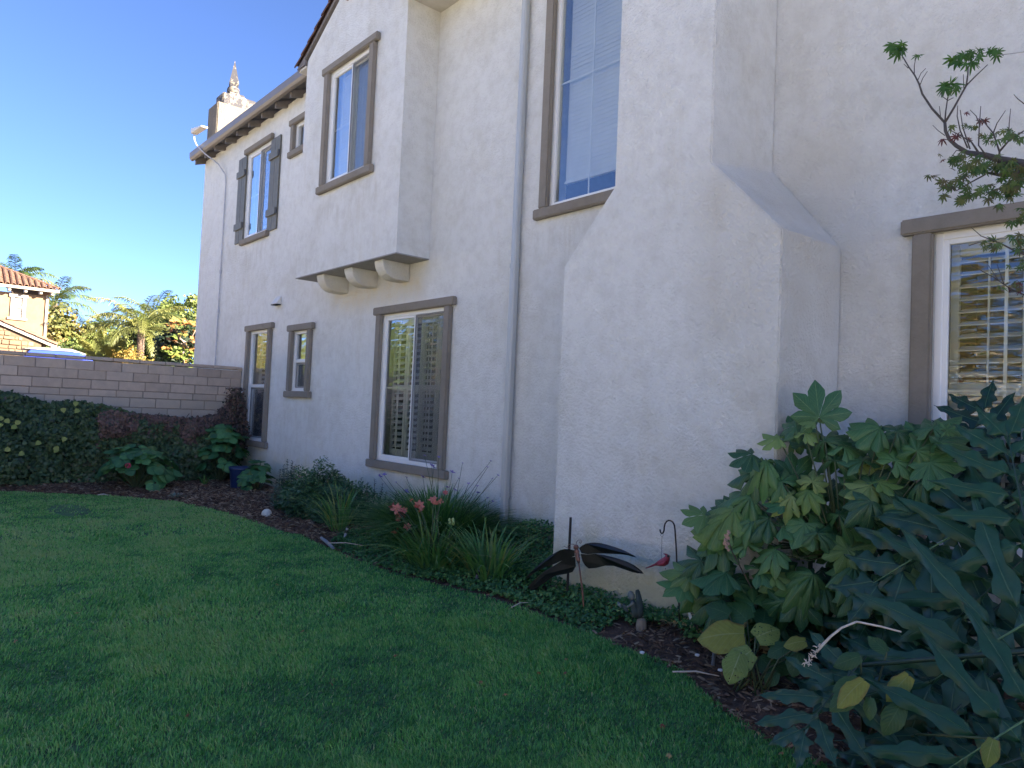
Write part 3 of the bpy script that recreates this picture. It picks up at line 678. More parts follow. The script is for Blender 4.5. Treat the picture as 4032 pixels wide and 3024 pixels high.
sp.add(Q4+P4+[(tp[0], FYP, tp[2])], [(3, 2, 1, 0), (0, 1, 5, 4), (1, 2, 6, 5), (2, 3, 7, 6), (3, 0, 4, 7), (4, 5, 8), (5, 6, 8), (6, 7, 8), (7, 4, 8)])
sp.build('finial_spire', m_fins, stk)

# ------------------------------------------------------------------ block wall at the left
bwall = empty('block_wall', (-13.45, 2, 0), 'tan concrete block garden wall with mortar joints behind the ivy', 'wall')
def blockmat():
    m, nt, b = newmat('block'); p = wpos(nt); oi = N(nt, 'ShaderNodeObjectInfo')
    base = ramp(nt, oi.outputs['Random'], [(0, (.43, .345, .275)), (.5, (.49, .395, .32)), (.9, (.52, .42, .34)), (1, (.40, .32, .26))]).outputs[0]
    col = mixc(nt, .8, base, ramp(nt, noise(nt, 7, 6, .7, p).outputs[0], [(.3, (.82, .84, .84)), (.7, (1.1, 1.08, 1.05))]).outputs[0], 'MULTIPLY')
    s = N(nt, 'ShaderNodeSeparateXYZ'); lk(nt, p, s.inputs[0])
    mossy = ramp(nt, mth(nt, 'ADD', mth(nt, 'SUBTRACT', 1.55, s.outputs[2]), mth(nt, 'MULTIPLY', noise(nt, 5, 5, .7, p).outputs[0], .25)), [(.1, (0, 0, 0)), (.3, (1, 1, 1))])
    col = mixc(nt, mth(nt, 'MULTIPLY', mossy.outputs[0], .55), col, (.38, .345, .28))
    lk(nt, col, b.inputs['Base Color']); b.inputs['Roughness'].default_value = .95; b.inputs['Specular IOR Level'].default_value = .15
    bump(nt, b, noise(nt, 45, 6, .75, p).outputs[0], .5, .006); return m
m_block = blockmat(); m_mortar = simple('mortar', (.25, .21, .175), .95, .2, 20, .6, 60)
box('mortar_core', (-13.62, -4.2, -.1), (-13.464, 4.99, 2.015), m_mortar, bwall)
def blk(h): 
    me = MB().box((-.11, -.1985, 0), (0, .1985, h-.011)).mesh('block', .006); me.materials.append(m_block); return me
courses = [(2.02, .157+.01, 1.74+.02), (1.863, .157, 1.535), (1.706, .157, 1.73), (1.549, .115, 1.70), (1.434, .163, 1.91), (1.271, .163, 1.70), (1.108, .163, 1.91), (.945, .163, 1.7)]
for zt, h, j0 in courses:
    me = blk(h); y = j0-.407*14 if False else j0
    while y > -3.9: y -= .407
    while y < 4.95:
        c_ = y+.2035
        if c_+.2 < 4.99: piece('block', me, bwall, (-13.449+rnd.uniform(-.004, .004), c_, zt-h+.006), (0, rnd.uniform(-.004, .004), rnd.uniform(-.006, .006)))
        else:
            l = 4.985-y
            if l > .05:
                MB().box((-13.56, y+.005, zt-h+.006), (-13.45, 4.985, zt-.005)).build('block', m_block, bwall, .006)
        y += .407
me = MB().box((-.22, -.2, 0), (.008, .2, .055)).mesh('cap_block', .008); me.materials.append(m_block)
y = 1.62
while y > -3.9: y -= .407
while y < 4.75: piece('cap_block', me, bwall, (-13.442+rnd.uniform(-.003, .003), y+.2035, 2.028+rnd.uniform(-.003, .003))); y += .407
MB().box((-13.66, y+.004, 2.028), (-13.436, 4.99, 2.083)).build('cap_block', m_block, bwall, .008)

# ------------------------------------------------------------------ leaf templates
def lobe_strip(L, w_end, half_tan, joint, n=7, fold=.06, droop=.12, ang=0.0, base=0.0, wmax=None, tip=1.0, wavy=0, seed=0):
    """one lobe from the origin; returns V,F,lu. Sides stay on the bisectors up to joint*L, then a petal shape"""
    V, F, U = [], [], []
    ca, sa = math.cos(ang), math.sin(ang); wm = wmax
    r0 = random.Random(seed); ph = r0.uniform(0, 6)
    for i in range(n+1):
        t = i/n; y = L*t
        pet = wm*math.sin(math.pi*min(1, (max(t, 0)**.75)))**.8 if 0 < t < 1 else 0
        if t > .55: pet = wm*max(0, (1-((t-.55)/.45)**1.7))
        w = min(y*half_tan, max(pet, 0)) if t <= joint else pet
        if t <= joint: w = min(y*half_tan, wm*1.15)
        w = max(w, .0008)
        w *= 1+wavy*math.sin(t*23+ph)
        z0 = -droop*L*t*t
        for u in (-1, 0, 1):
            x = u*w; z = z0-(abs(u)*fold*w/max(wm, 1e-6)*wm*2.2) + (0 if u == 0 else wavy*.12*L*math.sin(t*17+ph+u))
            V.append((x*ca+y*sa, -x*sa+y*ca+base, z)); U.append((u, t, 0))
    for i in range(n):
        a = i*3
        F += [(a, a+1, a+4, a+3), (a+1, a+2, a+5, a+4)]
    return V, F, U
def palmate(nl=8, spread=250, L=.16, side=.6, joint=.42, wfac=.30, fold=.25, droop=.15, seed=0, wavy=0, tipdroop=0):
    r0 = random.Random(seed); mb = MB(); U = []
    angs = [math.radians(-spread/2+spread*i/(nl-1)) for i in range(nl)]; d = math.radians(spread/(nl-1))
    for i, a in enumerate(angs):
        k = 1-(1-side)*(abs(a)/math.radians(spread/2))**1.5; LL = L*k*r0.uniform(.93, 1.06)
        V, F, Uu = lobe_strip(LL, 0, math.tan(d/2), joint, 7, fold, droop*r0.uniform(.5, 1.6), a+r0.uniform(-.03, .03), 0, LL*wfac, wavy=wavy, seed=seed*31+i)
        mb.add(V, F); U += Uu
    return mb.v, mb.f, U
def leafmesh(name, VFU, m, extra=None):
    V, F, U = VFU
    me = npmesh(name, V, F, {'lu': U}, smooth=True); me.materials.append(m); return me
def oval(L=.1, W=.06, n=5, fold=.2, droop=.25, heart=0, serr=0, seed=0):
    V, F, U = [], [], []
    r0 = random.Random(seed)
    for i in range(n+1):
        t = i/n; w = W*math.sin(math.pi*t**.8)**.75 if 0 < t < 1 else .002
        if i == n: w = .001
        z = -droop*L*t*t
        for u in (-1, 0, 1):
            V.append((u*w*(1+serr*r0.uniform(-.2, .2)), t*L-(heart*L*.12 if (u and i == 1) else 0), z-abs(u)*fold*w+ (abs(u)*serr*.1*L*math.sin(i*2.2+u)))); U.append((u, t, 0))
    for i in range(n): a = i*3; F += [(a, a+1, a+4, a+3), (a+1, a+2, a+5, a+4)]
    return V, F, U
def orient(nrm, tip, roll=0):
    n = Vector(nrm).normalized(); t = Vector(tip); t = (t-n*t.dot(n)).normalized(); s = t.cross(n)
    return Matrix((s, t, n)).transposed().to_euler()
def imgdir(deg): 
    a = math.radians(deg); return Vector(AR*math.cos(a)+AU*math.sin(a))
def tocam(p): return (Vector(CAM)-Vector(p)).normalized()
UPV = Vector((0, 0, 1))

# ------------------------------------------------------------------ fatsia beside the chimney
m_fat = leafmat('fatsia_leaf', [(.030, .095, .045), (.050, .150, .060), (.090, .215, .070), (.038, .120, .050)], .36, .22, vein=(.20, .29, .12), veinw=.055, src='obj')
m_fatL = leafmat('fatsia_leaf_light', [(.13, .24, .06), (.19, .30, .08), (.26, .35, .12), (.10, .21, .07)], .4, .3, vein=(.28, .36, .14), veinw=.06, src='obj')
m_stem = simple('green_stem', (.06, .085, .035), .6, .2, 10, .2, 40)
m_stemD = simple('brown_stem', (.07, .055, .04), .8, .3, 14, .4, 50)
FT = [palmate(7, 250, 1.0, .62, .58, .265, .30, .22, s, .06) for s in (1, 2)]+[palmate(8, 262, 1.0, .58, .5, .235, .34, .30, 3, .07), palmate(7, 235, 1.0, .62, .52, .27, .42, .45, 9, .07), palmate(6, 220, 1.0, .66, .46, .26, .36, .6, 12, .08), palmate(8, 255, 1.0, .6, .5, .23, .5, .7, 14, .08)]
FM = [leafmesh('leaf', t, m_fat) for t in FT]; FML = [leafmesh('leaf', t, m_fatL) for t in FT]
fatsia = empty('fatsia_shrub', (-2.25, 4.5, .05), 'big fatsia shrub with glossy hand shaped leaves against the chimney corner', 'shrub')
def fat_leaf(px, py, L, deg, light=0, y=None, up=.55, tilt=.5):
    if y is None: y = 3.86+.25*min(1, max(0, (px-2700)/700))
    p = Vector(atY(px, py, y)); d_ = float((np.array(p)-CAM)@AF); size = L/FPX*d_
    n = (tocam(p)*tilt+UPV*up+Vector(rdir(1)[0])*.22).normalized()
    me = (FML if light else FM)[rnd.randrange(6)]
    return piece('leaf', me, fatsia, p, orient(n, imgdir(deg)), (size*rnd.uniform(.9, 1.08), size, size*rnd.uniform(.6, 2.0))), p
Jl = [  # zoom coords, lobe length in zoom px, direction, light
 (965, 375, 215, 92, 0, .25), (940, 400, 90, 120, 1, .5), (720, 500, 120, 150, 1, .6), (560, 600, 140, 205, 0, .6), (650, 640, 150, 170, 0, .5), (880, 470, 110, 60, 1, .5),
 (550, 860, 205, 165, 0, .6), (450, 935, 185, 190, 1, .6), (400, 985, 190, 205, 1, .7), (925, 770, 120, 70, 1, .4), (900, 820, 120, 235, 1, .5), (800, 850, 130, 200, 1, .6),
 (1290, 775, 230, 68, 0, .35), (1280, 790, 150, 195, 1, .6), (1330, 770, 130, 20, 1, .6), (1560, 580, 210, 55, 0, .35), (1340, 440, 165, 165, 0, .55), (1440, 460, 140, 40, 0, .55),
 (1060, 640, 190, 75, 0, .4), (1090, 970, 220, 62, 0, .4), (880, 1020, 160, 240, 0, .5), (1465, 900, 175, 265, 1, .45), (1480, 900, 130, 350, 1, .5), (1140, 1178, 185, 65, 1, .35),
 (1140, 1185, 150, 250, 1, .35), (1180, 1275, 200, 262, 0, .3), (930, 1330, 220, 245, 0, .35), (400, 1320, 200, 175, 0, .6), (370, 1480, 225, 185, 0, .55), (530, 1150, 130, 100, 0, .4),
 (250, 1250, 160, 150, 0, .5), (190, 1330, 170, 180, 1, .6), (150, 1390, 150, 200, 0, .65), (740, 770, 150, 130, 0, .4), (760, 900, 150, 100, 0, .4), (600, 1300, 170, 10, 0, .6),
 (690, 1330, 130, 25, 1, .6), (850, 1490, 170, 268, 0, .2), (740, 1500, 160, 250, 0, .2), (1640, 650, 180, 300, 0, .45), (1690, 750, 140, 350, 1, .6), (1600, 770, 140, 170, 0, .55),
 (270, 970, 140, 215, 1, .6), (340, 1080, 120, 185, 0, .5), (460, 1030, 140, 230, 0, .5), (660, 990, 150, 175, 0, .6), (740, 1040, 140, 350, 0, .6), (1660, 440, 180, 80, 0, .35),
 (1740, 450, 150, 10, 0, .5), (1000, 520, 150, 110, 0, .4), (1120, 560, 150, 60, 0, .5), (1230, 640, 150, 100, 0, .5), (1430, 640, 170, 40, 0, .45), (700, 1180, 150, 200, 0, .5), (560, 1000, 150, 150, 0, .5)]
tips = []
for x, y, L, dg, li, up in Jl:
    o, p = fat_leaf(*zJ(x, y), L*.6474*1.12, dg+rnd.uniform(-8, 8), li, None, up, .55); tips.append(p)
for k in range(130):
    while True:
        x, y = rnd.uniform(60, 1750), rnd.uniform(420, 1650)
        lim = np.interp(y, [420, 600, 800, 1000, 1200, 1400, 1650], [720, 600, 420, 300, 160, 60, 560]); hi = 1760
        if x > lim+60 and (y < 1400 or x > 560): break
    px, py = zJ(x, y); yy = 4.0+rnd.uniform(0, .55) if px > 3020 else 3.98+rnd.uniform(0, .14)
    fat_leaf(px, py, rnd.uniform(125, 200)*.6474, rnd.uniform(0, 360), 1 if rnd.random() < .07 else 0, yy, rnd.uniform(.2, .7))
base = Vector((-2.15, 4.35, .03))
hubs = [base+Vector((rnd.uniform(-.25, .3), rnd.uniform(-.2, .2), rnd.uniform(.25, .9))) for _ in range(7)]
mbS = MB()
for h in hubs: mbS.tube([base+Vector((rnd.uniform(-.1, .1), rnd.uniform(-.08, .08), 0)), (base+h)/2+Vector((0, 0, -.05)), h], [.020, .017, .013], 7)
for p in tips:
    h = min(hubs, key=lambda q: (q-p).length); m_ = (p+h)/2+Vector((0, .03, -.06)); mbS.tube([h, m_, p-Vector((0, -.004, .004))], [.007, .005, .004], 5)
tag(mbS.build('stem', m_stem, fatsia, smooth=True), kind='stuff')
# dried flower head on a stalk
mbF = MB(); fpt = Vector(atY(*zJ(405, 1090), 3.72)); mbF.tube([fpt+Vector((.05, .2, -.32)), fpt+Vector((.02, .03, -.1)), fpt], [.004, .004, .003], 5)
mbF.build('flower_stalk', m_stemD, fatsia)
mbF = MB()
for k in range(26): q = fpt+Vector((rnd.uniform(-.012, .012), rnd.uniform(-.012, .012), rnd.uniform(-.09, .02))); mbF.box(q-Vector((.005, .005, .006)), q+Vector((.006, .005, .006)))
mbF.build('dried_flower', simple('dried_flower', (.42, .27, .2), .9), fatsia)

# ------------------------------------------------------------------ philodendron at the right edge
m_phi = leafmat('philodendron_leaf', [(.008, .040, .027), (.014, .060, .035), (.022, .080, .042)], .36, .12, vein=(.07, .16, .08), veinw=.07, src='obj', spec=.35, sidev=0)
m_phiG = leafmat('philodendron_leaf_mid', [(.016, .065, .038), (.022, .085, .042)], .42, .15, vein=(.07, .16, .08), veinw=.08, src='obj', spec=.5, sidev=0)
def pinnate(nl=6, Lm=1.0, Ls=.6, seed=0, ang0=112, ang1=22, wav=.60, droop=.14, cup=.30):
    """large lobed blade: lobes joined near the midrib, free and ragged beyond, with their own side teeth"""
    r0 = random.Random(seed); mb = MB(); U = []
    for side in (-1, 1):
        for i in range(nl):
            s0, s1 = i/nl, (i+1)/nl; sm = (s0+s1)/2
            ang = math.radians(ang0+(ang1-ang0)*sm**.85)+r0.uniform(-.09, .09)
            Lb = Ls*(.62+.55*math.sin(math.pi*min(1, .15+.8*sm)))*r0.uniform(.82, 1.12)*(1-.30*sm)
            bc = np.array([0, sm*Lm]); dr = np.array([side*math.sin(ang), math.cos(ang)]); nr = np.array([0, 1.]); nT = 18
            pv = np.array([-dr[1], dr[0]])*(-side); hw0 = Lm/nl/2; ph = r0.uniform(0, 6); zt = r0.uniform(-.05, .06); curl = r0.uniform(-.10, .12); bidx = len(mb.v)
            fr = r0.uniform(15, 22); ph2 = r0.uniform(0, 6)
            for k in range(nT+1):
                t = k/nT
                if t < .16: w = hw0*(1+.05*t/.16)
                else:
                    q = (t-.16)/.84; w = hw0*(1.05-.52*math.sin(min(1, q*3.5)*math.pi/2)+.40*math.sin(math.pi*q**1.1))*max(.02, 1-q**2.8)
                sc_ = wav*(t > .16)*(1-t*.35)
                e1 = sc_*max(0, math.sin(t*fr+ph))**.6-sc_*.45; e2 = sc_*max(0, math.sin(t*fr+ph2))**.6-sc_*.45
                c_ = bc+dr*Lb*t+pv*curl*Lb*t*t
                for u, rp in ((-1, e1), (-.55, e1*.3), (0, 0), (.55, e2*.3), (1, e2)):
                    blend = min(1, t/.2); off = nr*(1-blend)+pv*blend
                    q2 = c_+off*u*w*(1+rp)
                    z = -droop*(abs(q2[0])**1.8)/max(Ls, .01)-.12*(q2[1]/Lm)**2-cup*abs(u)*w*1.1+.018*math.sin(t*fr+ph+u)*abs(u)*min(1, t*3)+zt*t*t
                    mb.v.append((q2[0], q2[1], z)); U.append((u*1.0, t*1.6, 0))
            for k in range(nT):
                for j in range(4):
                    a = bidx+k*5+j; f = (a, a+1, a+6, a+5); mb.f.append(f if side > 0 else f[::-1])
    return mb.v, mb.f, U
phil = empty('philodendron', (-.35, 3.6, 0), 'dark tree philodendron with huge ragged leaves filling the right corner', 'plant')
m_rib = simple('leaf_rib', (.10, .19, .08), .5, .15, 10, .1)
m_ribD = simple('leaf_rib_dark', (.02, .05, .035), .5, .15, 10, .1)
def phil_leaf(b, t, d0, d1, Ls, seed, mat, ncam=.8, up=.4, bright=False, nl=8, nside=0, **kw):
    """b,t: photo pixels of the midrib ends, d0,d1: their distances in metres"""
    p0, p1 = Vector(atD(*b, d0)), Vector(atD(*t, d1)); v = p1-p0; Lm = v.length
    me = leafmesh('leaf', pinnate(nl, 1.0, Ls, seed, **kw), mat)
    n = tocam(p0)*ncam+UPV*up+Vector(AR)*nside
    o = piece('leaf', me, phil, p0, orient(n, v), (Lm, Lm, Lm))
    mw = o.matrix_basis.to_3x3()
    rib = MB().tube([(0, s, -.10*s*s+.004) for s in np.linspace(-.15, .97, 9)], [.011*(1-.8*s) for s in np.linspace(0, 1, 9)], 6).mesh('midrib', smooth=True)
    rib.materials.append(m_rib if bright else m_ribD); r = bpy.data.objects.new('midrib', rib); COL.objects.link(r); r.parent = o
    return o
phil_leaf((4015, 1970), (3420, 2150), 3.45, 3.35, .55, 1, m_phiG, .75, .55, True, 6, ang0=105)
phil_leaf((4020, 1965), (3600, 1760), 3.6, 3.8, .55, 2, m_phi, .7, .5, False, 6, ang0=95)
phil_leaf((4030, 1950), (3860, 1560), 3.5, 3.75, .65, 3, m_phi, .8, .3, False, 6)
phil_leaf((4060, 2180), (3960, 1650), 3.1, 3.3, .65, 23, m_phi, .8, .2, False, 6)
phil_leaf((4080, 2430), (3690, 2560), 2.95, 2.8, 1.25, 4, m_phiG, .85, .30, True, 5, ang0=128, ang1=12)
phil_leaf((4090, 2150), (3790, 2330), 3.2, 3.05, 1.15, 24, m_phi, .85, .30, False, 5, ang0=125, ang1=15)
phil_leaf((4110, 2790), (3740, 2900), 2.6, 2.45, 1.1, 34, m_phi, .85, .35, True, 5, ang0=125, ang1=12)
phil_leaf((3980, 2560), (3330, 2440), 3.2, 3.15, .50, 5, m_phi, .65, .6, False, 8)
phil_leaf((3900, 2180), (3380, 2330), 3.9, 3.8, .55, 6, m_phi, .7, .5, False, 6)
phil_leaf((3780, 2500), (3090, 2330), 3.9, 3.7, .46, 7, m_phi, .7, .55, False, 8)
phil_leaf((3760, 2600), (3110, 2590), 3.7, 3.45, .44, 8, m_phi, .6, .6, False, 8)
phil_leaf((3700, 2420), (3250, 2180), 4.3, 4.1, .5, 9, m_phi, .7, .5, False, 7)
phil_leaf((3380, 2620), (3150, 2820), 3.15, 2.95, .75, 10, m_phiG, .7, .6, False, 5)
phil_leaf((4080, 2720), (3450, 2730), 3.0, 2.8, .46, 11, m_phi, .65, .6, False, 8)
phil_leaf((4100, 2960), (3520, 2950), 2.7, 2.6, .46, 12, m_phi, .6, .7, False, 8)
phil_leaf((4000, 2330), (3620, 2580), 3.4, 3.25, .6, 14, m_phi, .7, .5, False, 6)
phil_leaf((3850, 2700), (3560, 2960), 3.0, 2.8, .6, 15, m_phi, .7, .5, False, 6)
phil_leaf((3700, 2650), (3300, 2560), 3.6, 3.4, .5, 16, m_phi, .7, .5, False, 6)
ptr = MB(); pb = Vector((-.28, 3.75, 0))
ptr.tube([pb, pb+Vector((.03, 0, .4)), pb+Vector((.0, -.05, .75)), pb+Vector((.05, -.1, 1.1))], [.09, .08, .075, .05], 10).build('trunk', m_stemD, phil, smooth=True)
mbS = MB()
for o in [c for c in phil.children if c.name.startswith('leaf')]:
    p = Vector(o.location)+phil.location; h = pb+Vector((.02, -.05, rnd.uniform(.6, 1.05))); mbS.tube([h, (h+p)/2+Vector((0, 0, .04)), p], [.014, .012, .010], 6)
tag(mbS.build('petiole', m_ribD, phil, smooth=True), kind='stuff')
# pale dried stalk arching out
st = [atD(*zK(x, y), 2.95) for x, y in ((1555, 390), (1450, 362), (1320, 336), (1240, 368), (1180, 415), (1135, 462), (1105, 500))]
dry = empty('dried_stalk', tuple(st[-1]), 'pale dried flower stalk bent over in front of the dark philodendron', 'stalk')
m_dry = simple('dry_stalk', (.55, .47, .38), .8, .2, 30, .3, 80)
MB().tube(st, [.004, .004, .0045, .0045, .005, .006, .004], 7).build('stem', m_dry, dry, smooth=True)
mbF = MB()
for k in range(30):
    f = rnd.random(); q = Vector(atD(*zK(1120-75*f+rnd.uniform(-8, 8), 470+100*f+rnd.uniform(-8, 8)), 2.95)); e = q+Vector(rdir(1)[0])*.018; mbF.tube([q, (q+e)/2+Vector((0, 0, .003)), e], [.0025, .002, .001], 4)
mbF.build('withered_tip', m_dry, dry)

# ------------------------------------------------------------------ yellowing broad leaved plant below the fatsia
m_yel = leafmat('yellow_leaf', [(.19, .22, .035), (.30, .30, .05), (.13, .20, .04)], .5, .3, vein=(.36, .36, .12), veinw=.06, src='obj', edge=(.22, .12, .03))
m_yelb = leafmat('eaten_leaf', [(.22, .30, .07), (.28, .34, .09)], .5, .3, vein=(.42, .46, .2), veinw=.07, src='obj', bite=(60, .22))
m_hostag = leafmat('broad_green_leaf', [(.03, .09, .03), (.05, .12, .035)], .45, .25, vein=(.09, .16, .06), src='obj')
yl = empty('yellowing_plant', tuple(atZ(2960, 2720, .03)), 'low plant with large yellow and slug eaten leaves under the fatsia', 'plant')
OV = [oval(1, .38, 9, .25, .35, 1, .25, s) for s in (1, 2)]
OM = [(leafmesh('leaf', OV[i % 2], m)) for i, m in enumerate((m_yel, m_yelb, m_hostag))]
for (x, y, L, dg, kk, dd_, ca) in ((720, 400, 235, 165, 0, 4.05, .9), (735, 330, 180, 120, 2, 4.15, .8), (780, 420, 160, 35, 1, 3.95, .7), (760, 490, 170, 215, 1, 3.95, .8), (700, 500, 160, 250, 1, 3.95, .9), (800, 520, 120, 300, 2, 4.0, .7),
     (960, 460, 120, 200, 2, 3.9, .7), (1010, 500, 120, 260, 2, 3.85, .7), (850, 560, 110, 330, 2, 4.0, .8), (640, 300, 130, 140, 2, 4.2, .7), (820, 350, 140, 80, 2, 4.2, .7), (1050, 440, 110, 170, 0, 3.8, .6),
     (890, 600, 90, 240, 2, 3.9, .7), (930, 540, 100, 20, 2, 3.9, .7)):
    p = Vector(atD(*zK(x, y), dd_)); s = L*.7378/FPX*dd_*1.05
    piece('leaf', OM[kk], yl, p, orient(tocam(p)*ca+UPV*.5+Vector(rdir(1)[0])*.15, imgdir(dg)), (s*1.1, s, s))
mbS = MB(); yb0 = Vector(atZ(2960, 2720, .03))
for o in list(yl.children): p = o.location+yl.location; mbS.tube([yb0+Vector((rnd.uniform(-.1, .1), rnd.uniform(-.05, .05), -.02)), (yb0+p)/2+Vector((0, 0, .04)), p], [.006, .005, .004], 5)
tag(mbS.build('stem', m_stem, yl, smooth=True), kind='stuff')
yl2 = empty('low_leafy_plant', tuple(atZ(3400, 2930, .03)), 'low plant with curled yellow edged leaves in front of the philodendron', 'plant')
for (x, y, L, dg, kk, dd_, ca) in ((1360, 645, 200, 232, 0, 2.95, .6), (1330, 690, 190, 215, 2, 2.95, .9), (1600, 620, 180, 225, 0, 3.0, .7), (1560, 770, 190, 240, 2, 2.9, .9), (1340, 520, 150, 190, 2, 3.1, .8), (1480, 500, 130, 120, 2, 3.1, .8), (1330, 640, 150, 200, 2, 3.0, .7), (1390, 740, 110, 270, 2, 2.95, .8), (2050, 960, 150, 260, 0, 2.5, .8)):
    p = Vector(atD(*zK(x, y), dd_)); s = L*.7378/FPX*dd_
    piece('leaf', OM[kk], yl2, p, orient(tocam(p)*ca+UPV*.4+Vector(rdir(1)[0])*.15, imgdir(dg)), (s*.8, s, s))
mbS = MB(); yb0 = Vector(atZ(3400, 2930, .03))
for o in list(yl2.children): p = o.location+yl2.location; mbS.tube([yb0+Vector((0, 0, -.02)), (yb0+p)/2+Vector((0, 0, .03)), p], [.006, .005, .004], 5)
tag(mbS.build('stem', m_stem, yl2, smooth=True), kind='stuff')

# ------------------------------------------------------------------ japanese maple at the right edge
m_map = leafmat('maple_leaf', [(.05, .11, .035), (.09, .16, .045), (.13, .16, .05), (.11, .095, .045), (.07, .12, .04)], .5, .35, src='obj')
m_mapG = leafmat('maple_leaf_fresh', [(.045, .12, .03), (.07, .165, .035)], .45, .35, src='obj')
m_mapR = leafmat('maple_leaf_red', [(.13, .02, .03), (.10, .035, .03)], .5, .3, src='obj')
MT = [palmate(7, 240, 1.0, .5, .26, .115, .25, d_, s) for s, d_ in ((5, .15), (6, .5), (7, .3))]
MMs = {k: [leafmesh('leaf', t, m) for t in MT] for k, m in (('g', m_map), ('f', m_mapG), ('r', m_mapR))}
maple = empty('japanese_maple', (-.42, 4.25, 0), 'slender japanese maple with small star shaped leaves in front of the right window', 'tree')
MY = 4.22
m_bark = simple('maple_bark', (.075, .065, .06), .8, .25, 20, .4, 60)
mt = MB()
TRK = Vector((-.55, 4.27, 0))
lead = Vector(atY(4075, 660, 4.25)); mt.tube([(-.42, 4.3, -.03), (-.45, 4.3, .9), (-.52, 4.28, 1.7), tuple(lead)], [.045, .04, .033, .026], 9)
mt.build('trunk', m_bark, maple, smooth=True)
def br(pts, r0, r1, y=MY, dy=.0):
    P = [atY(*zT(*p), y+dy*i/len(pts)) for i, p in enumerate(pts)]
    return P, [r0+(r1-r0)*i/(len(P)-1) for i in range(len(P))]
mbb = MB()
for pts, r0, r1 in (([(1400, 1165), (1311, 1130), (1110, 1095), (1000, 1062), (850, 1040)], .024, .013), ([(850, 1040), (760, 985), (700, 930), (670, 860), (665, 795)], .012, .0075),
    ([(665, 795), (560, 680), (480, 560), (455, 480), (420, 410), (370, 340), (320, 255)], .0068, .003), ([(665, 795), (740, 670), (840, 490), (852, 400), (855, 340)], .006, .003), ([(840, 490), (920, 410), (1015, 320)], .0038, .002),
    ([(665, 795), (672, 700), (685, 610), (700, 530)], .0045, .0025), ([(685, 610), (650, 585), (630, 550)], .0025, .0018), ([(685, 615), (735, 590)], .0025, .0018), ([(630, 750), (620, 660)], .0022, .0016),
    ([(440, 455), (470, 390), (510, 350)], .0024, .0015), ([(460, 490), (485, 430), (522, 375)], .0024, .0015), ([(415, 400), (415, 330), (430, 250)], .0028, .0018), ([(365, 350), (330, 315)], .0024, .0015), ([(820, 520), (815, 400)], .0024, .0016),
    ([(665, 900), (610, 860), (565, 815)], .0026, .0014), ([(850, 1000), (790, 860), (765, 740), (770, 655)], .0042, .0018), ([(870, 1010), (810, 830), (790, 690)], .0038, .0018), ([(940, 1040), (880, 950), (700, 850)], .006, .002),
    ([(1000, 1060), (940, 980), (945, 840), (958, 660)], .0045, .0018), ([(950, 820), (920, 740), (870, 690)], .003, .0016), ([(1110, 1095), (1110, 1030), (1060, 880), (960, 760)], .006, .002), ([(1110, 1030), (1180, 950), (1311, 860)], .0055, .003),
    ([(1060, 880), (1090, 800), (1160, 695)], .0034, .0015), ([(1185, 950), (1190, 800), (1202, 680)], .003, .0015), ([(1311, 640), (1260, 600), (1228, 565)], .003, .0016), ([(1311, 1180), (1150, 1230), (1000, 1200), (860, 1200)], .012, .004),
    ([(1000, 1215), (880, 1280), (760, 1350), (620, 1290), (580, 1240)], .004, .0015), ([(850, 1040), (760, 1020), (690, 1110)], .0035, .0015), ([(1250, 1250), (1120, 1330), (960, 1380)], .005, .002),
    ([(1420, 1900), (1250, 1850), (1120, 1780), (960, 1720), (880, 1650)], .006, .0016), ([(1420, 2250), (1200, 2150), (1050, 2050), (880, 1960)], .005, .0015), ([(1100, 2080), (1020, 1960)], .003, .0014), ([(1150, 2120), (1090, 1950)], .003, .0014),
    ([(1050, 1780), (950, 1770), (860, 1800)], .003, .0014)):
    P, rr_ = br(pts, r0, r1, MY+rnd.uniform(-.06, .06)*(r0 < .005)); MB().tube(P, rr_, 6).build('branch', m_bark, maple, smooth=True)
def mleaf(x, y, L=46, k='g', y3=None, dg=None):
    p = Vector(atY(*zT(x, y), y3 if y3 else MY+rnd.uniform(-.22, .16))); d_ = float((np.array(p)-CAM)@AF); s = L*.482/FPX*d_*rnd.uniform(.75, 1.15)
    n = tocam(p)*rnd.uniform(.3, 1)+UPV*rnd.uniform(.1, .8)+Vector(rdir(1)[0])*.5
    piece('leaf', MMs[k][rnd.randrange(3)], maple, p, orient(n, imgdir(rnd.uniform(200, 340) if dg is None else dg)), (s, s, s*rnd.uniform(.6, 1.6)))
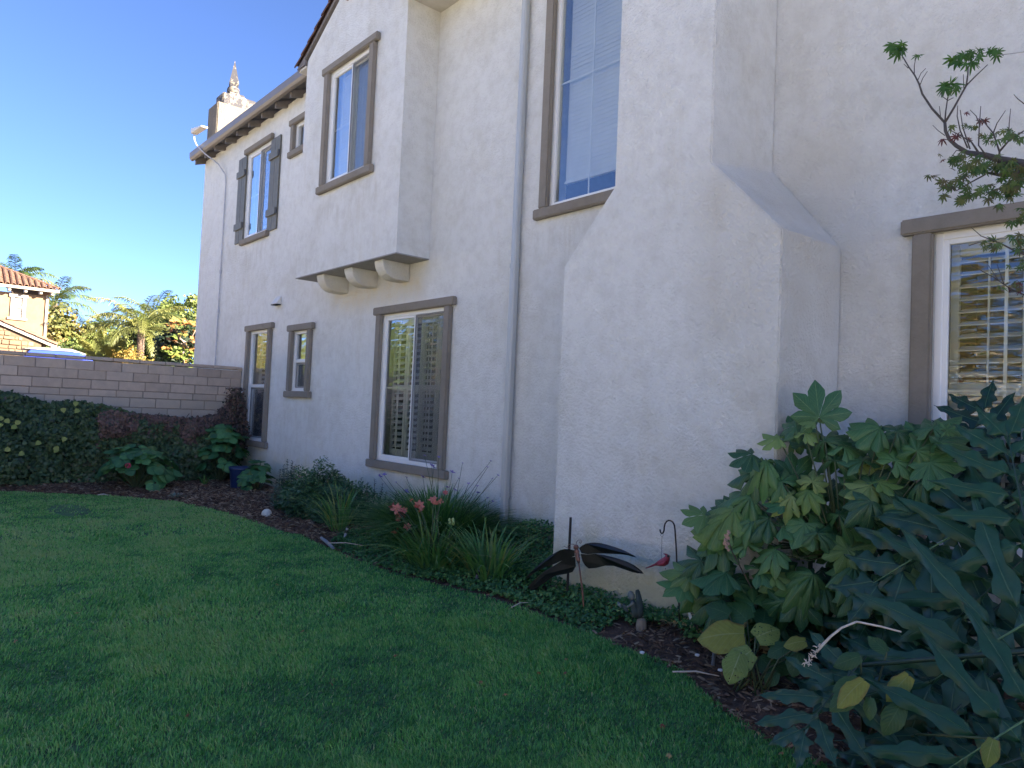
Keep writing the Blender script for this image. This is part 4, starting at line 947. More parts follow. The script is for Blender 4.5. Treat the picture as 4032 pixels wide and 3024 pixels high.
for cx, cy, rx, ry, n_, L, k in ((1150, 1130, 150, 60, 20, 50, 'g'), (900, 1160, 120, 50, 14, 48, 'g'), (1250, 1290, 70, 60, 12, 54, 'g'), (285, 170, 75, 55, 10, 75, 'f'), (445, 240, 18, 8, 2, 42, 'f'), (700, 495, 70, 35, 9, 70, 'f'), (770, 265, 60, 55, 6, 66, 'f'), (900, 215, 90, 45, 10, 60, 'f'), (1060, 230, 55, 40, 6, 52, 'f'), (880, 320, 45, 35, 3, 75, 'f'),
    (720, 810, 25, 15, 2, 50, 'g'), (850, 830, 70, 30, 5, 42, 'g'), (960, 770, 30, 15, 2, 48, 'r'), (640, 925, 20, 12, 1, 50, 'r'), (760, 895, 30, 15, 2, 45, 'r'), (835, 700, 15, 15, 1, 45, 'r'), (860, 930, 10, 10, 1, 42, 'r'),
    (1000, 920, 60, 40, 8, 44, 'g'), (1180, 900, 130, 60, 22, 46, 'g'), (800, 1080, 110, 60, 14, 48, 'g'), (630, 1050, 15, 8, 1, 44, 'g'), (650, 1090, 10, 8, 1, 44, 'r'), (980, 1120, 170, 75, 38, 50, 'g'), (1200, 1180, 140, 90, 34, 54, 'g'),
    (700, 1170, 30, 12, 1, 44, 'g'), (530, 1235, 25, 12, 2, 55, 'g'), (690, 1290, 60, 40, 8, 60, 'g'), (640, 1390, 20, 25, 2, 62, 'g'), (820, 1250, 60, 40, 8, 50, 'g'), (860, 1360, 90, 45, 12, 52, 'g'), (810, 1430, 20, 10, 2, 60, 'g'),
    (1020, 1360, 60, 70, 10, 52, 'g'), (1200, 1340, 110, 90, 20, 54, 'g'), (1130, 1460, 40, 20, 3, 55, 'g'), (1290, 1530, 60, 50, 7, 55, 'g'), (1240, 1600, 90, 30, 6, 52, 'g'), (1050, 1780, 110, 50, 12, 50, 'g'), (1250, 1760, 80, 70, 12, 52, 'g'),
    (1230, 1950, 90, 60, 5, 40, 'g'), (1200, 2120, 110, 50, 8, 42, 'g'), (1230, 2130, 70, 50, 5, 40, 'r'), (1300, 1250, 60, 90, 8, 54, 'g')):
    for _ in range(n_):
        a = rnd.uniform(0, 6.28); q = rnd.random()**.6; mleaf(cx+rx*q*math.cos(a), cy+ry*q*math.sin(a), L*1.22, k, 4.22+rnd.uniform(-.03, .03) if k == 'f' else None)
cord = [atY(*zT(1095, 243), 4.22), atY(*zT(1200, 232), 4.26), atY(*zT(1311, 217), 4.30), atY(*zT(1600, 190), 4.4)]
tag(MB().tube(cord, .0022, 5).build('cord', simple('cord', (.35, .34, .32), .8)), 'thin grey cord tied to the top twig of the maple', 'cord')

# ------------------------------------------------------------------ ground cover between lawn and wall
def groundcover():
    n = 52000; x = rs.uniform(-7.5, -2.35, n); y = rs.uniform(3.4, 5.0, n)
    k = (y > yb(x)+.02) & ~((y > CYF-.02) & (x > -4.27) & (x < -2.30))
    right = (x > -3.35) & (y < 3.98+.10*vnoise(x, y, 7, 2)); k &= ~right          # bare mulch near the pipe
    k &= ~((x < -7.0+.3*vnoise(x, y, 5, 1))); x, y = x[k], y[k]; n = len(x)
    d = y-yb(x); wallgap = np.where((x > -4.3), CYF-y, 5-y)
    h = .035+.05*np.clip(d/.5, 0, 1)+.03*vnoise(x, y, 8, 4)+.11*np.clip(1-wallgap/.30, 0, 1)*(.6+.4*vnoise(x, y, 5, 2))
    clump = np.exp(-(((x+5.2)/.55)**2+((y-4.85)/.25)**2))*.28+np.exp(-(((x+4.42)/.16)**2+((y-4.5)/.35)**2))*.20
    h = np.clip(h+clump, .02, 1)
    z = gz(x, y)+h*rs.uniform(.25, 1, n)**.6
    T = (np.array([[0, 0, 0], [.55, .35, .05], [.5, .95, 0], [0, .8, -.05], [-.5, .95, 0], [-.55, .35, .05]]), np.array([[0, 1, 2, 3], [0, 3, 4, 5]]), np.array([[0, 0, 0], [1, .3, 0], [1, .9, 0], [0, .8, 0], [1, .9, 0], [1, .3, 0]]))
    nr = rdir(n)*.75+np.array([0, -.25, .9]); t = np.clip(.4+.3*vnoise(x, y, 5, 8)+rs.normal(0, .22, n), 0, 1)
    me = scatter('ground_cover', T, np.stack([x, y, z], 1), frames(nr, rdir(n)), rs.uniform(.014, .030, n), t)
    o = obj('ground_cover', me, leafmat('clover_leaf', [(.030, .105, .036), (.058, .175, .052), (.11, .25, .072), (.20, .31, .10)], .5, .25))
    tag(o, 'low creeping green ground cover along the foot of the wall', 'ground cover', kind='stuff')
groundcover()

# ------------------------------------------------------------------ strappy plants
def blades_mesh(name, c, n, rad, L, W, arch, seed, up=.9, flat=0, seg=7, bias=(0, 0)):
    r = np.random.RandomState(seed); az = r.uniform(0, 2*np.pi, n); q = r.rand(n)**.6
    x0 = c[0]+rad*q*np.cos(az)*.9; y0 = c[1]+rad*q*np.sin(az)*.6; LL = L*r.uniform(.55, 1.1, n); ww = W*r.uniform(.7, 1.2, n)
    az2 = az+r.normal(0, .5, n); ca, sa = np.cos(az2), np.sin(az2); out = (.12+q*arch)*r.uniform(.6, 1.4, n)
    V = []; U = []
    for i in range(seg+1):
        t = i/seg
        hor = LL*(out*t**1.1+.5*out*t**2.6); ver = LL*(up*t-np.clip(out, 0, 1.2)*.62*t**2.4)
        x = x0+hor*ca+bias[0]*t*t*L; y = np.minimum(y0+hor*sa*.8+bias[1]*t*t*L, 4.97); z = c[2]+np.maximum(ver, .015)
        w = ww*(1-t**3)*(.7+.6*min(t, .4)); s = np.stack([-sa*w, ca*w, 0*w], 1); m_ = np.stack([x, y, z], 1)
        V += [m_-s, m_+np.array([0, 0, -.35])*w[:, None], m_+s]; U += [np.tile([[-1, t, 0]], (n, 1)), np.tile([[0, t, 0]], (n, 1)), np.tile([[1, t, 0]], (n, 1))]
    V = np.stack(V, 1).reshape(-1, 3); U = np.stack(U, 1).reshape(-1, 3); k = (seg+1)*3; base = (np.arange(n)*k)[:, None]
    F = []
    for i in range(seg):
        a = i*3; F += [base+np.array([[a, a+1, a+4, a+3]]), base+np.array([[a+1, a+2, a+5, a+4]])]
    return npmesh(name, V, np.concatenate(F), {'lu': U, 'tint': np.repeat(r.rand(n), k)})
m_ag = leafmat('strap_leaf_dark', [(.032, .11, .036), (.058, .165, .05), (.095, .22, .062), (.16, .27, .085)], .4, .25)
m_day = leafmat('daylily_leaf', [(.05, .16, .05), (.085, .22, .065), (.13, .27, .08), (.08, .20, .058), (.28, .30, .09)], .45, .3)
m_stalk = simple('flower_stalk_green', (.055, .085, .03), .6, .2, 10, .1)
m_pur = leafmat('purple_petal', [(.22, .16, .45), (.32, .25, .58)], .6, .3, src='obj')
def petal_cluster(n, L, W, spread, seed=0):
    r0 = random.Random(seed); mb = MB(); U = []
    for i in range(n):
        a = 2*math.pi*i/n+r0.uniform(-.2, .2); V, F, u = oval(L*r0.uniform(.85, 1.1), W, 4, .3, .3)
        M = Matrix.Rotation(a, 3, 'Z') @ Matrix.Rotation(spread, 3, 'X'); mb.add([M @ Vector(v) for v in V], F); U += u
    return mb.v, mb.f, U
garlic = empty('society_garlic', (-6.15, 4.42, .05), 'large grassy clump with thin stalks and small purple flower heads beside the downspout', 'plant')
gb = Vector((-6.2, 4.42, .05))
obj('foliage', blades_mesh('foliage', gb, 2200, .50, .74, .0085, .85, 3, 1.0), m_ag, garlic)
PUR = leafmesh('flower', petal_cluster(7, .035, .009, .7, 2), m_pur)
for i, (px, py, fl) in enumerate(((1780, 1861, 1), (1932, 1816, 0), (1939, 1885, 0), (1920, 1840, 0), (1960, 1872, 0), (1882, 1942, 1), (1821, 1824, 0), (1806, 1884, 0), (1762, 1920, 1), (1791, 1930, 1), (1672, 1795, 0), (1708, 1842, 1), (1727, 1800, 0),
      (1513, 1871, 1), (1496, 1877, 1), (1600, 1937, 1), (1845, 1905, 0), (1880, 1915, 0), (1920, 1961, 0), (1940, 1975, 0), (1700, 1835, 1), (1665, 1880, 1), (1795, 2015, 0), (1409, 2100, 1), (1658, 2020, 1), (1730, 1975, 0), (1600, 1880, 0), (1560, 1900, 0))):
    y = 4.4+rnd.uniform(-.25, .3); p = Vector(atY(px, py, min(y, 4.9)))
    b0 = gb+Vector(((p.x-gb.x)*.25+rnd.uniform(-.08, .08), rnd.uniform(-.15, .15), 0)); mid = (b0+p)/2+Vector(((b0.x-p.x)*.18, 0, .05))
    MB().tube([b0, (b0+mid)/2+Vector((0, 0, .02)), mid, p], [.004, .0035, .003, .0022], 5).build('flower_stem', m_stalk, garlic, smooth=True)
    if fl or True: s = 1.15 if fl else .55; piece('flower', PUR, garlic, p, (rnd.uniform(-.6, .6), rnd.uniform(-.6, .6), rnd.uniform(0, 6)), (s, s, s))
m_pink = leafmat('daylily_petal', [(.62, .13, .17), (.70, .24, .20), (.50, .07, .12)], .5, .35, vein=(.75, .50, .22), veinw=.10, src='obj')
DAY = [leafmesh('flower', petal_cluster(6, .085, .024, s, k), m_pink) for k, s in ((4, .55), (5, .9))]
DAYC = leafmesh('bud', petal_cluster(4, .06, .012, 1.25, 8), leafmat('bud', [(.45, .42, .12), (.6, .3, .18)], .5, .3, src='obj'))
d1 = empty('daylily', (-5.58, 3.92, .04), 'daylily clump with wilting pink flowers in front of the purple flowered clump', 'plant')
c1 = Vector((-5.50, 3.88, .04)); obj('foliage', blades_mesh('foliage', c1, 190, .30, .56, .011, .8, 5, .95), m_day, d1)
for px, py, k, big in ((1562, 2003, 0, 1.1), (1577, 2030, 1, 1.1), (1548, 1995, 1, .9), (1590, 2010, 0, .8), (1712, 1985, 1, .8), (1660, 2010, 0, .7), (1570, 2050, 1, .7), (1650, 1990, 0, 1), (1640, 2000, 1, .8), (1705, 1968, 0, .85), (1735, 1975, 1, .55), (1605, 2075, 0, .75), (1562, 2098, 1, .95), (1622, 1970, 0, .45), (1753, 1940, 0, .5)):
    p = Vector(atY(px, py, 3.95+rnd.uniform(-.1, .1))); b0 = c1+Vector((rnd.uniform(-.1, .1), rnd.uniform(-.05, .05), 0)); mid = (b0+p)/2+Vector((rnd.uniform(-.04, .04), 0, .04))
    MB().tube([b0, mid, p], [.005, .0045, .0035], 6).build('flower_stem', m_stalk, d1, smooth=True)
    t_ = Vector((rnd.uniform(-1, 1), rnd.uniform(-1, .2), rnd.uniform(.2, 1))); big *= .72; piece('flower', DAY[k], d1, p, t_.to_track_quat('Z', 'Y').to_euler(), (big, big, big))
p = Vector(atY(1778, 2058, 4.0)); MB().tube([c1+Vector((.15, 0, 0)), (c1+p)/2+Vector((.1, 0, .02)), p], [.005, .0045, .004], 6).build('flower_stem', m_stalk, d1)
seedp = MB()
for k in range(5): q = p+Vector((.028*math.cos(k*1.3), .01*math.sin(k*2), .02*math.sin(k*1.3)+.01)); lathe(seedp, q.x, q.y, [(.004, q.z-.018), (.013, q.z-.006), (.013, q.z+.008), (.004, q.z+.018)], 8)
seedp.build('seed_pod', simple('seed_pod', (.35, .42, .16), .5), d1, smooth=True)
d2 = empty('daylily', (-4.75, 4.02, .05), 'flowerless daylily clump between the downspout and the dragonfly ornament', 'plant')
obj('foliage', blades_mesh('foliage', (-4.80, 4.0, .05), 105, .26, .58, .012, .62, 8, 1.0), m_day, d2)
d3 = empty('daylily', (-7.55, 4.0, .05), 'thin arching daylily leaves in front of the dark bush', 'plant')
obj('foliage', blades_mesh('foliage', (-7.45, 3.95, .05), 64, .15, .70, .010, .55, 12, .95, bias=(-.25, 0)), m_day, d3)

# ------------------------------------------------------------------ dense small leaved bush
def bush(name, label, cat, c, R, n, leaf, mat, seed, stems=14, flat=.9, upb=.4, group=None):
    r = np.random.RandomState(seed); root = empty(name, tuple(c), label, cat, group)
    d = r.normal(size=(n, 3)); d[:, 2] = np.abs(d[:, 2])*flat; d /= np.linalg.norm(d, axis=1, keepdims=True)
    q = r.rand(n)**.35; lump = 1+.16*np.sin(d[:, 0]*7+seed)+.12*np.sin(d[:, 1]*9+d[:, 2]*8)
    P = d*np.array(R)*(q*lump)[:, None]+np.array(c)
    k = (P[:, 1] < 4.96) & (P[:, 2] > .01); P, d = P[k], d[k]
    # leaves sit in whorls on upright shoots
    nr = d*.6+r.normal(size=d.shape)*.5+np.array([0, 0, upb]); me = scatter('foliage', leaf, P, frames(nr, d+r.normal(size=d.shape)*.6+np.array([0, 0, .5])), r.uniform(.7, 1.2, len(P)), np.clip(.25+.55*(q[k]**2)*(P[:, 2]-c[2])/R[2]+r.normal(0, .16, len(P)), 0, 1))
    obj('foliage', me, mat, root); mb = MB()
    for i in range(stems):
        a = r.uniform(0, 6.28); e = np.array([math.cos(a)*R[0]*.6, math.sin(a)*R[1]*.5, R[2]*.75]); mb.tube([np.array(c)+(0, 0, -.03), np.array(c)+e*.5+(0, 0, .04), np.array(c)+e], [.008, .006, .004], 5)
    tag(mb.build('stem', m_stemD, root), kind='stuff'); return root
LF_small = oval(.044, .010, 3, .2, .15); LF_oval = oval(.05, .017, 3, .2, .2)
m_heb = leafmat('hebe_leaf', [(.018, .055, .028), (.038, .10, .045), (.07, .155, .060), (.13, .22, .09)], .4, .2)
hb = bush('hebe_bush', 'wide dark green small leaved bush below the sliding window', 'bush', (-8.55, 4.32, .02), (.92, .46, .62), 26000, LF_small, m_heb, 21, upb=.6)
m_shoot = leafmat('pale_leaf', [(.05, .085, .05), (.09, .13, .08), (.13, .17, .10)], .5, .2)
# upright shoots of the bush
def shoot(mbs, P, L, seed, lean=(0, 0)):
    r = np.random.RandomState(seed); n = int(L*130); t = r.rand(n); a = t*60+r.rand(n)*.5
    pos = np.stack([P[0]+lean[0]*t*L+.004*np.cos(a), P[1]+lean[1]*t*L+.004*np.sin(a), P[2]+t*L], 1)
    tip = np.stack([np.cos(a), np.sin(a), .9+0*a], 1); nr = np.stack([-np.cos(a)*.6, -np.sin(a)*.6, 1+0*a], 1)
    mbs.append((pos, frames(nr, tip), (1.05-.45*t)))
def shoots(name, lst, parent, m, leaf):
    acc = []; st_ = MB()
    for i, (p, L, lean) in enumerate(lst): shoot(acc, p, L, i+5, lean); st_.tube([p, (p[0]+lean[0]*L, p[1]+lean[1]*L, p[2]+L)], [.004, .002], 5)
    me = scatter(name, leaf, np.concatenate([a[0] for a in acc]), np.concatenate([a[1] for a in acc]), np.concatenate([a[2] for a in acc]))
    tag(obj(name, me, m, parent), kind='stuff'); tag(st_.build('stem', m_stemD, parent), kind='stuff')
L_ = []
for px, py in ((1235, 1850), (1255, 1862), (1270, 1872), (1320, 1855), (1340, 1870), (1300, 1890), (1210, 1900), (1195, 1880), (1420, 1880), (1440, 1895), (1480, 1885), (1500, 1900), (1510, 1930), (1460, 1940), (1380, 1900), (1550, 1930), (1570, 1945), (1180, 1910), (1160, 1905), (1400, 1915), (1360, 1890), (1530, 1960), (1585, 1950)):
    yy = rnd.uniform(4.1, 4.6); p = atY(px, py, yy); L_.append((tuple(p-np.array([rnd.uniform(-.03, .03), 0, .26])), .26, (rnd.uniform(-.2, .25), 0)))
shoots('shoot', L_, hb, m_heb, LF_small)
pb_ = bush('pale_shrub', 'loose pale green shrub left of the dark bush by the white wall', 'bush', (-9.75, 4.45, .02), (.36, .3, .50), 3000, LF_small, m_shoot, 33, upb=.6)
L_ = []
for px, py in ((1135, 1810), (1150, 1815), (1120, 1830), (1105, 1850), (1160, 1840), (1090, 1890), (1140, 1860), (1080, 1920)):
    p = atY(px, py, rnd.uniform(4.3, 4.6)); L_.append((tuple(p-np.array([0, 0, .34])), .34, (rnd.uniform(-.1, .1), 0)))
shoots('shoot', L_, pb_, m_shoot, LF_oval)
for px, py in ((1160, 1885), (1170, 1890), (1162, 1900), (1185, 1880)): piece('flower', PUR, hb, Vector(atY(px, py, 4.1)), (rnd.uniform(-1, 0), rnd.uniform(-.5, .5), 0), (1.2, 1.2, 1.2))

# ------------------------------------------------------------------ hydrangeas
m_hyd = leafmat('hydrangea_leaf', [(.035, .12, .05), (.06, .185, .065), (.10, .26, .085)], .5, .25, vein=(.05, .13, .05), veinw=.06, src='obj')
m_hydY = leafmat('hydrangea_leaf_pale', [(.06, .14, .03), (.11, .17, .04)], .5, .25, vein=(.12, .2, .07), veinw=.06, src='obj')
HT = [oval(1, .47, 7, .22, .22, .6, .25, s) for s in (3, 4, 5)]; HM = [leafmesh('leaf', t, m_hyd) for t in HT]; HY = [leafmesh('leaf', t, m_hydY) for t in HT]
def hydrangea(name, label, c, R, n, size, seed, px=None):
    r0 = random.Random(seed); root = empty(name, tuple(c), label, 'shrub'); cv = Vector(c)
    mb = MB(); cents = []
    n = min(n, 296)
    for i in range(n//6):
        a = r0.uniform(0, 6.28); e = r0.uniform(.05, 1.0)**.8; z = math.sin(e*math.pi/2)
        d = Vector((math.cos(a)*math.cos(e*1.45), math.sin(a)*math.cos(e*1.45), z)); f = r0.uniform(.78, 1.06)
        p = cv+Vector((d.x*R[0]*f, d.y*R[1]*f, .06+d.z*R[2]*f)); 
        if p.y > 4.9: p.y = 4.9
        cents.append(p); mb.tube([cv, (cv+p)/2+Vector((0, 0, .05)), p], [.008, .006, .005], 5)
        for k in range(6):
            b_ = 2*math.pi*k/6+r0.uniform(-.3, .3); t = Vector((math.cos(b_), math.sin(b_), -.1+r0.uniform(-.2, .25)))+d*.4; nn = (UPV*.55+d*1.1+tocam(p)*.25+Vector((r0.uniform(-.6, .6), r0.uniform(-.6, .6), r0.uniform(-.2, .3))))
            s = size*r0.uniform(.7, 1.15); q = p+t.normalized()*s*.15
            q.y = min(q.y, 4.95)
            piece('leaf', (HY if r0.random() < .10 else HM)[r0.randrange(3)], root, q, orient(nn, t), (s, s, s))
    tag(mb.build('stem', m_stem, root), kind='stuff'); return root, cents
h1, _ = hydrangea('hydrangea', 'rounded hydrangea with one red flower head in front of the ivy', (-12.25, 3.02, .02), (.52, .60, .58), 330, .15, 4)
fp_ = Vector(atX(504, 1833, -11.80)); mbF = MB()
for k in range(40):
    q = fp_+Vector(rdir(1)[0])*.035; lathe(mbF, q.x, q.y, [(.002, q.z-.007), (.011, q.z), (.002, q.z+.007)], 5)
mbF.build('flower_head', simple('red_flower', (.55, .07, .10), .6, .3, 30), h1)
h2, _ = hydrangea('hydrangea', 'taller hydrangea growing in front of the tall narrow window', (-12.75, 4.45, .02), (.56, .42, .95), 330, .155, 9)
h3, _ = hydrangea('small_hydrangea', 'small hydrangea beside the blue pot at the house wall', (-11.30, 4.55, .02), (.36, .28, .42), 168, .10, 14)
pot = lathe(MB(), -11.72, 4.42, [(.13, .0), (.14, .05), (.165, .33), (.18, .36), (.185, .40), (.17, .40), (.155, .34), (.02, .34)], 20).build('plant_pot', simple('blue_glaze', (.015, .03, .085), .3, .2, 6, .05), smooth=True)
tag(pot, 'dark blue plant pot standing under the taller hydrangea', 'pot')
# small seedlings in the mulch
def tuftplant(name, label, c, n, rad, L, W, m, arch=.5, seed=1):
    r = empty(name, tuple(c), label, 'plant'); obj('foliage', blades_mesh('foliage', c, n, rad, L, W, arch, seed, .8), m, r); return r
m_grey = leafmat('grey_leaf', [(.14, .18, .15), (.22, .26, .2)], .7, .2)
tuftplant('young_plant', 'small silvery plant standing alone in the mulch by the lawn edge', tuple(atZ(687, 1958, .03)), 26, .09, .13, .014, m_grey, .8, 3)
tuftplant('young_plant', 'short pale shoot in the mulch between the two hydrangeas', tuple(atZ(803, 1915, .03)), 16, .03, .34, .012, m_day, .35, 4)
tuftplant('young_plant', 'small green shoot standing in the mulch at the foot of the ivy far left', tuple(atZ(125, 1905, .03)), 16, .03, .36, .014, m_hydY, .4, 5)
tuftplant('young_plant', 'thin grey seedling in the mulch next to the white ball', tuple(atZ(1085, 2005, .03)), 14, .04, .2, .008, m_grey, .5, 6)

# ------------------------------------------------------------------ ivy and dead vine over the block wall
def vine(name, label, yprof, depth, n, mat, seed, y0, y1, zlow=0.02, size=(.035, .065), xoff=-13.43):
    r = np.random.RandomState(seed); y = r.uniform(y0, y1, n*2); top = np.interp(y, *yprof)
    z = zlow+(top-zlow)*r.rand(n*2)**.85; u = z/np.maximum(top, .1)
    dep = np.interp(z, *depth)*(1+.30*vnoise(y, z, 2.6, seed)+.22*vnoise(y, z, 7, seed+2)+.12*vnoise(y, z, 15, seed+4))
    q = 1-r.rand(n*2)**2*.6; x = xoff+dep*q+.02
    nr = np.stack([.8+.3*r.normal(size=len(x)), -.15+.55*r.normal(size=len(x)), .35+.5*r.normal(size=len(x))], 1); tip = np.stack([.6*r.normal(size=len(x)), .9*r.normal(size=len(x)), -.5+.7*r.normal(size=len(x))], 1)
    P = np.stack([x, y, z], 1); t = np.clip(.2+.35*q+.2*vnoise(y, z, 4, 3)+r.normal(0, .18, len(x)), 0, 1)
    T = (np.array([[0, 0, 0], [.45, .15, .0], [.38, .6, .03], [0, 1, -.08], [-.38, .6, .03], [-.45, .15, 0], [0, .45, .08]]), np.array([[0, 1, 6], [1, 2, 6], [2, 3, 6], [3, 4, 6], [4, 5, 6], [5, 0, 6]]), np.zeros((7, 3)))
    return P, frames(nr, tip), r.uniform(*size, len(x)), t, T
ivy = empty('ivy', (-13.2, 2.5, 0), 'thick dark green ivy hanging over the lower block wall on the left', 'climber')
prof = ([-4, -1, 1.2, 1.45, 1.75, 1.9, 2.3, 2.7, 3.0, 3.4, 3.8, 4.6], [1.4, 1.5, 1.44, 1.46, 1.36, 1.32, 1.36, 1.30, 1.24, 1.10, 1.0, .9])
P, Rr, S, t, T = vine('ivy', '', prof, ([0, .3, 1.0, 1.5], [.38, .48, .46, .20]), 22000, None, 3, -3.5, 4.7)
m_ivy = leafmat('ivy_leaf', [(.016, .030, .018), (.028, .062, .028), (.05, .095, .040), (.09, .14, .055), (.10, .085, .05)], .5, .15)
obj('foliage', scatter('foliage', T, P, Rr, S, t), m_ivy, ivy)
yl_ = [(10, 1640), (75, 1655), (65, 1675), (5, 1665), (20, 1765), (160, 1738), (228, 1765), (95, 1780), (248, 1605), (310, 1610), (20, 1650), (257, 1720), (215, 1758), (300, 1580)]
IV = leafmesh('yellow_leaf', (np.array(T[0]), np.array(T[1]), T[2]), leafmat('ivy_yellow', [(.16, .22, .04), (.28, .30, .07)], .5, .2, src='obj'))
for px, py in yl_: piece('yellow_leaf', IV, ivy, atX(px, py, -12.83), orient((1, -.2, .3), (rnd.uniform(-.5, .5), rnd.uniform(-1, 1), -.6)), (.085, .085, .085))
mb = MB()
for i in range(16):
    y = rnd.uniform(-1, 4); mb.tube([(-13.2, y, 0), (-13.3, y+rnd.uniform(-.3, .3), .7), (-13.38, y+rnd.uniform(-.4, .4), 1.2)], [.015, .010, .006], 5)
tag(mb.build('stem', m_stemD, ivy), kind='stuff')
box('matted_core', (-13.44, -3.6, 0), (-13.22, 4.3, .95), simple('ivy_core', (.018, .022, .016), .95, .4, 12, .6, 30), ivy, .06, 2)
dv = empty('dead_vine', (-13.2, 4.2, 0), 'reddish brown dying creeper drooping from the block wall towards the tall window', 'climber')
prof2 = ([2.5, 2.8, 3.4, 4.0, 4.5, 4.75, 4.85, 4.97], [1.18, 1.2, 1.16, 1.12, 1.2, 1.5, 1.62, 1.58])
P, Rr, S, t, T = vine('dv', '', prof2, ([0, .5, .9, 1.25, 1.6], [.24, .36, .54, .46, .24]), 13000, None, 9, 2.6, 4.95, .45, (.018, .045))
keep = (P[:, 2] > .62+.30*vnoise(P[:, 1], P[:, 1], 5, 2)) | (rs.rand(len(P)) < .12)
P, Rr, S, t = P[keep], Rr[keep], S[keep], t[keep]
obj('foliage', scatter('foliage', T, P, Rr, S*1.3, t), leafmat('dead_leaf', [(.022, .042, .026), (.075, .055, .048), (.13, .085, .072), (.20, .12, .10), (.07, .085, .055)], .75, .15), dv)
# part of the creeper spreads over the foot of the tall window
n = 1500; r = np.random.RandomState(5); P = np.stack([r.normal(-13.0, .17, n), 4.82-np.abs(r.normal(0, .10, n)), np.clip(r.normal(1.18, .26, n), .5, 1.68)], 1)
obj('foliage', scatter('foliage', T, P, frames(rdir(n)+np.array([.4, -.8, .3]), rdir(n)+np.array([0, 0, -1])), r.uniform(.03, .055, n)), MATS['dead_leaf'], dv)
mb = MB()
for i in range(26):
    y = rnd.uniform(3.0, 4.8); z = np.interp(y, *prof2)-.05; mb.tube([(-13.3, y, z), (-13.0, y+rnd.uniform(-.2, .2), z-.15), (-12.95, y+rnd.uniform(-.3, .3), z-rnd.uniform(.3, .7))], [.006, .004, .002], 4)
tag(mb.build('stem', m_stemD, dv), kind='stuff')

# ------------------------------------------------------------------ garden ornaments
m_wing = simple('burnt_metal', (.018, .020, .022), .42, .6, 5, .15, 12, metal=.7)
m_rust = simple('copper_brown', (.21, .105, .075), .5, .25, 20, .2, 40, metal=.4)
m_black = simple('black_iron', (.012, .012, .014), .45, .1, 20, .1)
DY = 3.95
dfly = empty('dragonfly_ornament', tuple(atY(*zD(830, 985), DY)), 'metal dragonfly garden ornament with four long dark wings on a copper stake', 'ornament')
WG = [[(775, 300), (805, 272), (850, 250), (900, 240), (940, 238), (1010, 245), (1080, 262), (1170, 290), (1250, 320), (1310, 348), (1360, 375), (1400, 402), (1350, 392), (1300, 375), (1220, 365), (1150, 362), (1050, 358), (950, 358), (870, 365), (800, 355)],
 [(790, 362), (870, 368), (950, 360), (1040, 375), (1130, 395), (1220, 420), (1300, 450), (1370, 485), (1420, 520), (1455, 550), (1475, 578), (1410, 572), (1350, 560), (1250, 525), (1150, 492), (1060, 490), (960, 515), (880, 522), (840, 490), (810, 440)],
 [(722, 325), (670, 312), (620, 308), (570, 320), (520, 345), (460, 382), (400, 430), (340, 475), (290, 520), (250, 560), (220, 590), (185, 642), (250, 600), (300, 560), (360, 530), (420, 500), (470, 485), (510, 470), (600, 428), (725, 385)],
 [(730, 392), (660, 402), (600, 427), (550, 460), (500, 490), (450, 520), (400, 550), (340, 600), (280, 650), (230, 705), (190, 760), (155, 815), (230, 785), (300, 745), (360, 702), (420, 660), (470, 622), (520, 600), (580, 588), (640, 578), (700, 560), (735, 500)]]
for wi, poly in enumerate(WG):
    side = 1 if wi < 2 else -1
    P3 = []
    for (x, y) in poly:
        f = abs(x-755)/600; P3.append(atY(*zD(x, y), DY-.02-(.05*f if side > 0 else -.03*f)+.02*math.sin(f*3)))
    MB().prism(P3, (0, .004, 0)).build('wing', m_wing, dfly)
    # raised rim
    c0 = np.mean(P3, axis=0)
body = [atY(*zD(x, y), DY-.03) for x, y in ((742, 300), (745, 322), (750, 340), (753, 357), (756, 375), (758, 395), (764, 418), (768, 440), (772, 468))]
MB().tube(body, [.010, .017, .019, .014, .018, .015, .018, .014, .006], 12).build('body', m_rust, dfly, smooth=True)
hd = atY(*zD(742, 288), DY-.03); lathe(MB(), hd[0], hd[1], [(.008, hd[2]-.02), (.019, hd[2]-.010), (.021, hd[2]+.004), (.012, hd[2]+.016), (.003, hd[2]+.018)], 12).build('head', m_rust, dfly, smooth=True)
for e_ in (731, 755): q = atY(*zD(e_, 285), DY-.05); lathe(MB(), q[0], q[1], [(.002, q[2]-.007), (.008, q[2]), (.002, q[2]+.007)], 8).build('eye', m_rust, dfly, smooth=True)
for pts in (((735, 268), (700, 255), (668, 258), (652, 275), (655, 298), (672, 302), (683, 290), (672, 282)), ((742, 265), (745, 235), (765, 212), (795, 210), (803, 232), (790, 248), (778, 236), (788, 226)), ((660, 302), (635, 292), (608, 278))):
    MB().tube([atY(*zD(*p), DY-.035) for p in pts], .0022, 5).build('antenna', m_rust, dfly, smooth=True)
MB().tube([atY(*zD(x, y), DY-.02) for x, y in ((772, 465), (788, 590), (808, 740), (828, 975), (832, 1010))], [.006, .006, .007, .007, .006], 8).build('stake', m_rust, dfly, smooth=True)
a_, b_ = atY(*zD(643, 840), 4.08), atY(2247, 2037, 4.08)
tag(MB().tube([a_, (a_+b_)/2, b_], .010, 10).build('garden_stake', m_black), 'plain black metal rod stuck upright behind the dragonfly ornament', 'stake')
HY_ = 4.05
hk = empty('shepherd_hook', tuple(atY(*zD(1872, 1060), HY_)), 'thin black shepherd hook beside the white wall holding the red bird', 'hook')
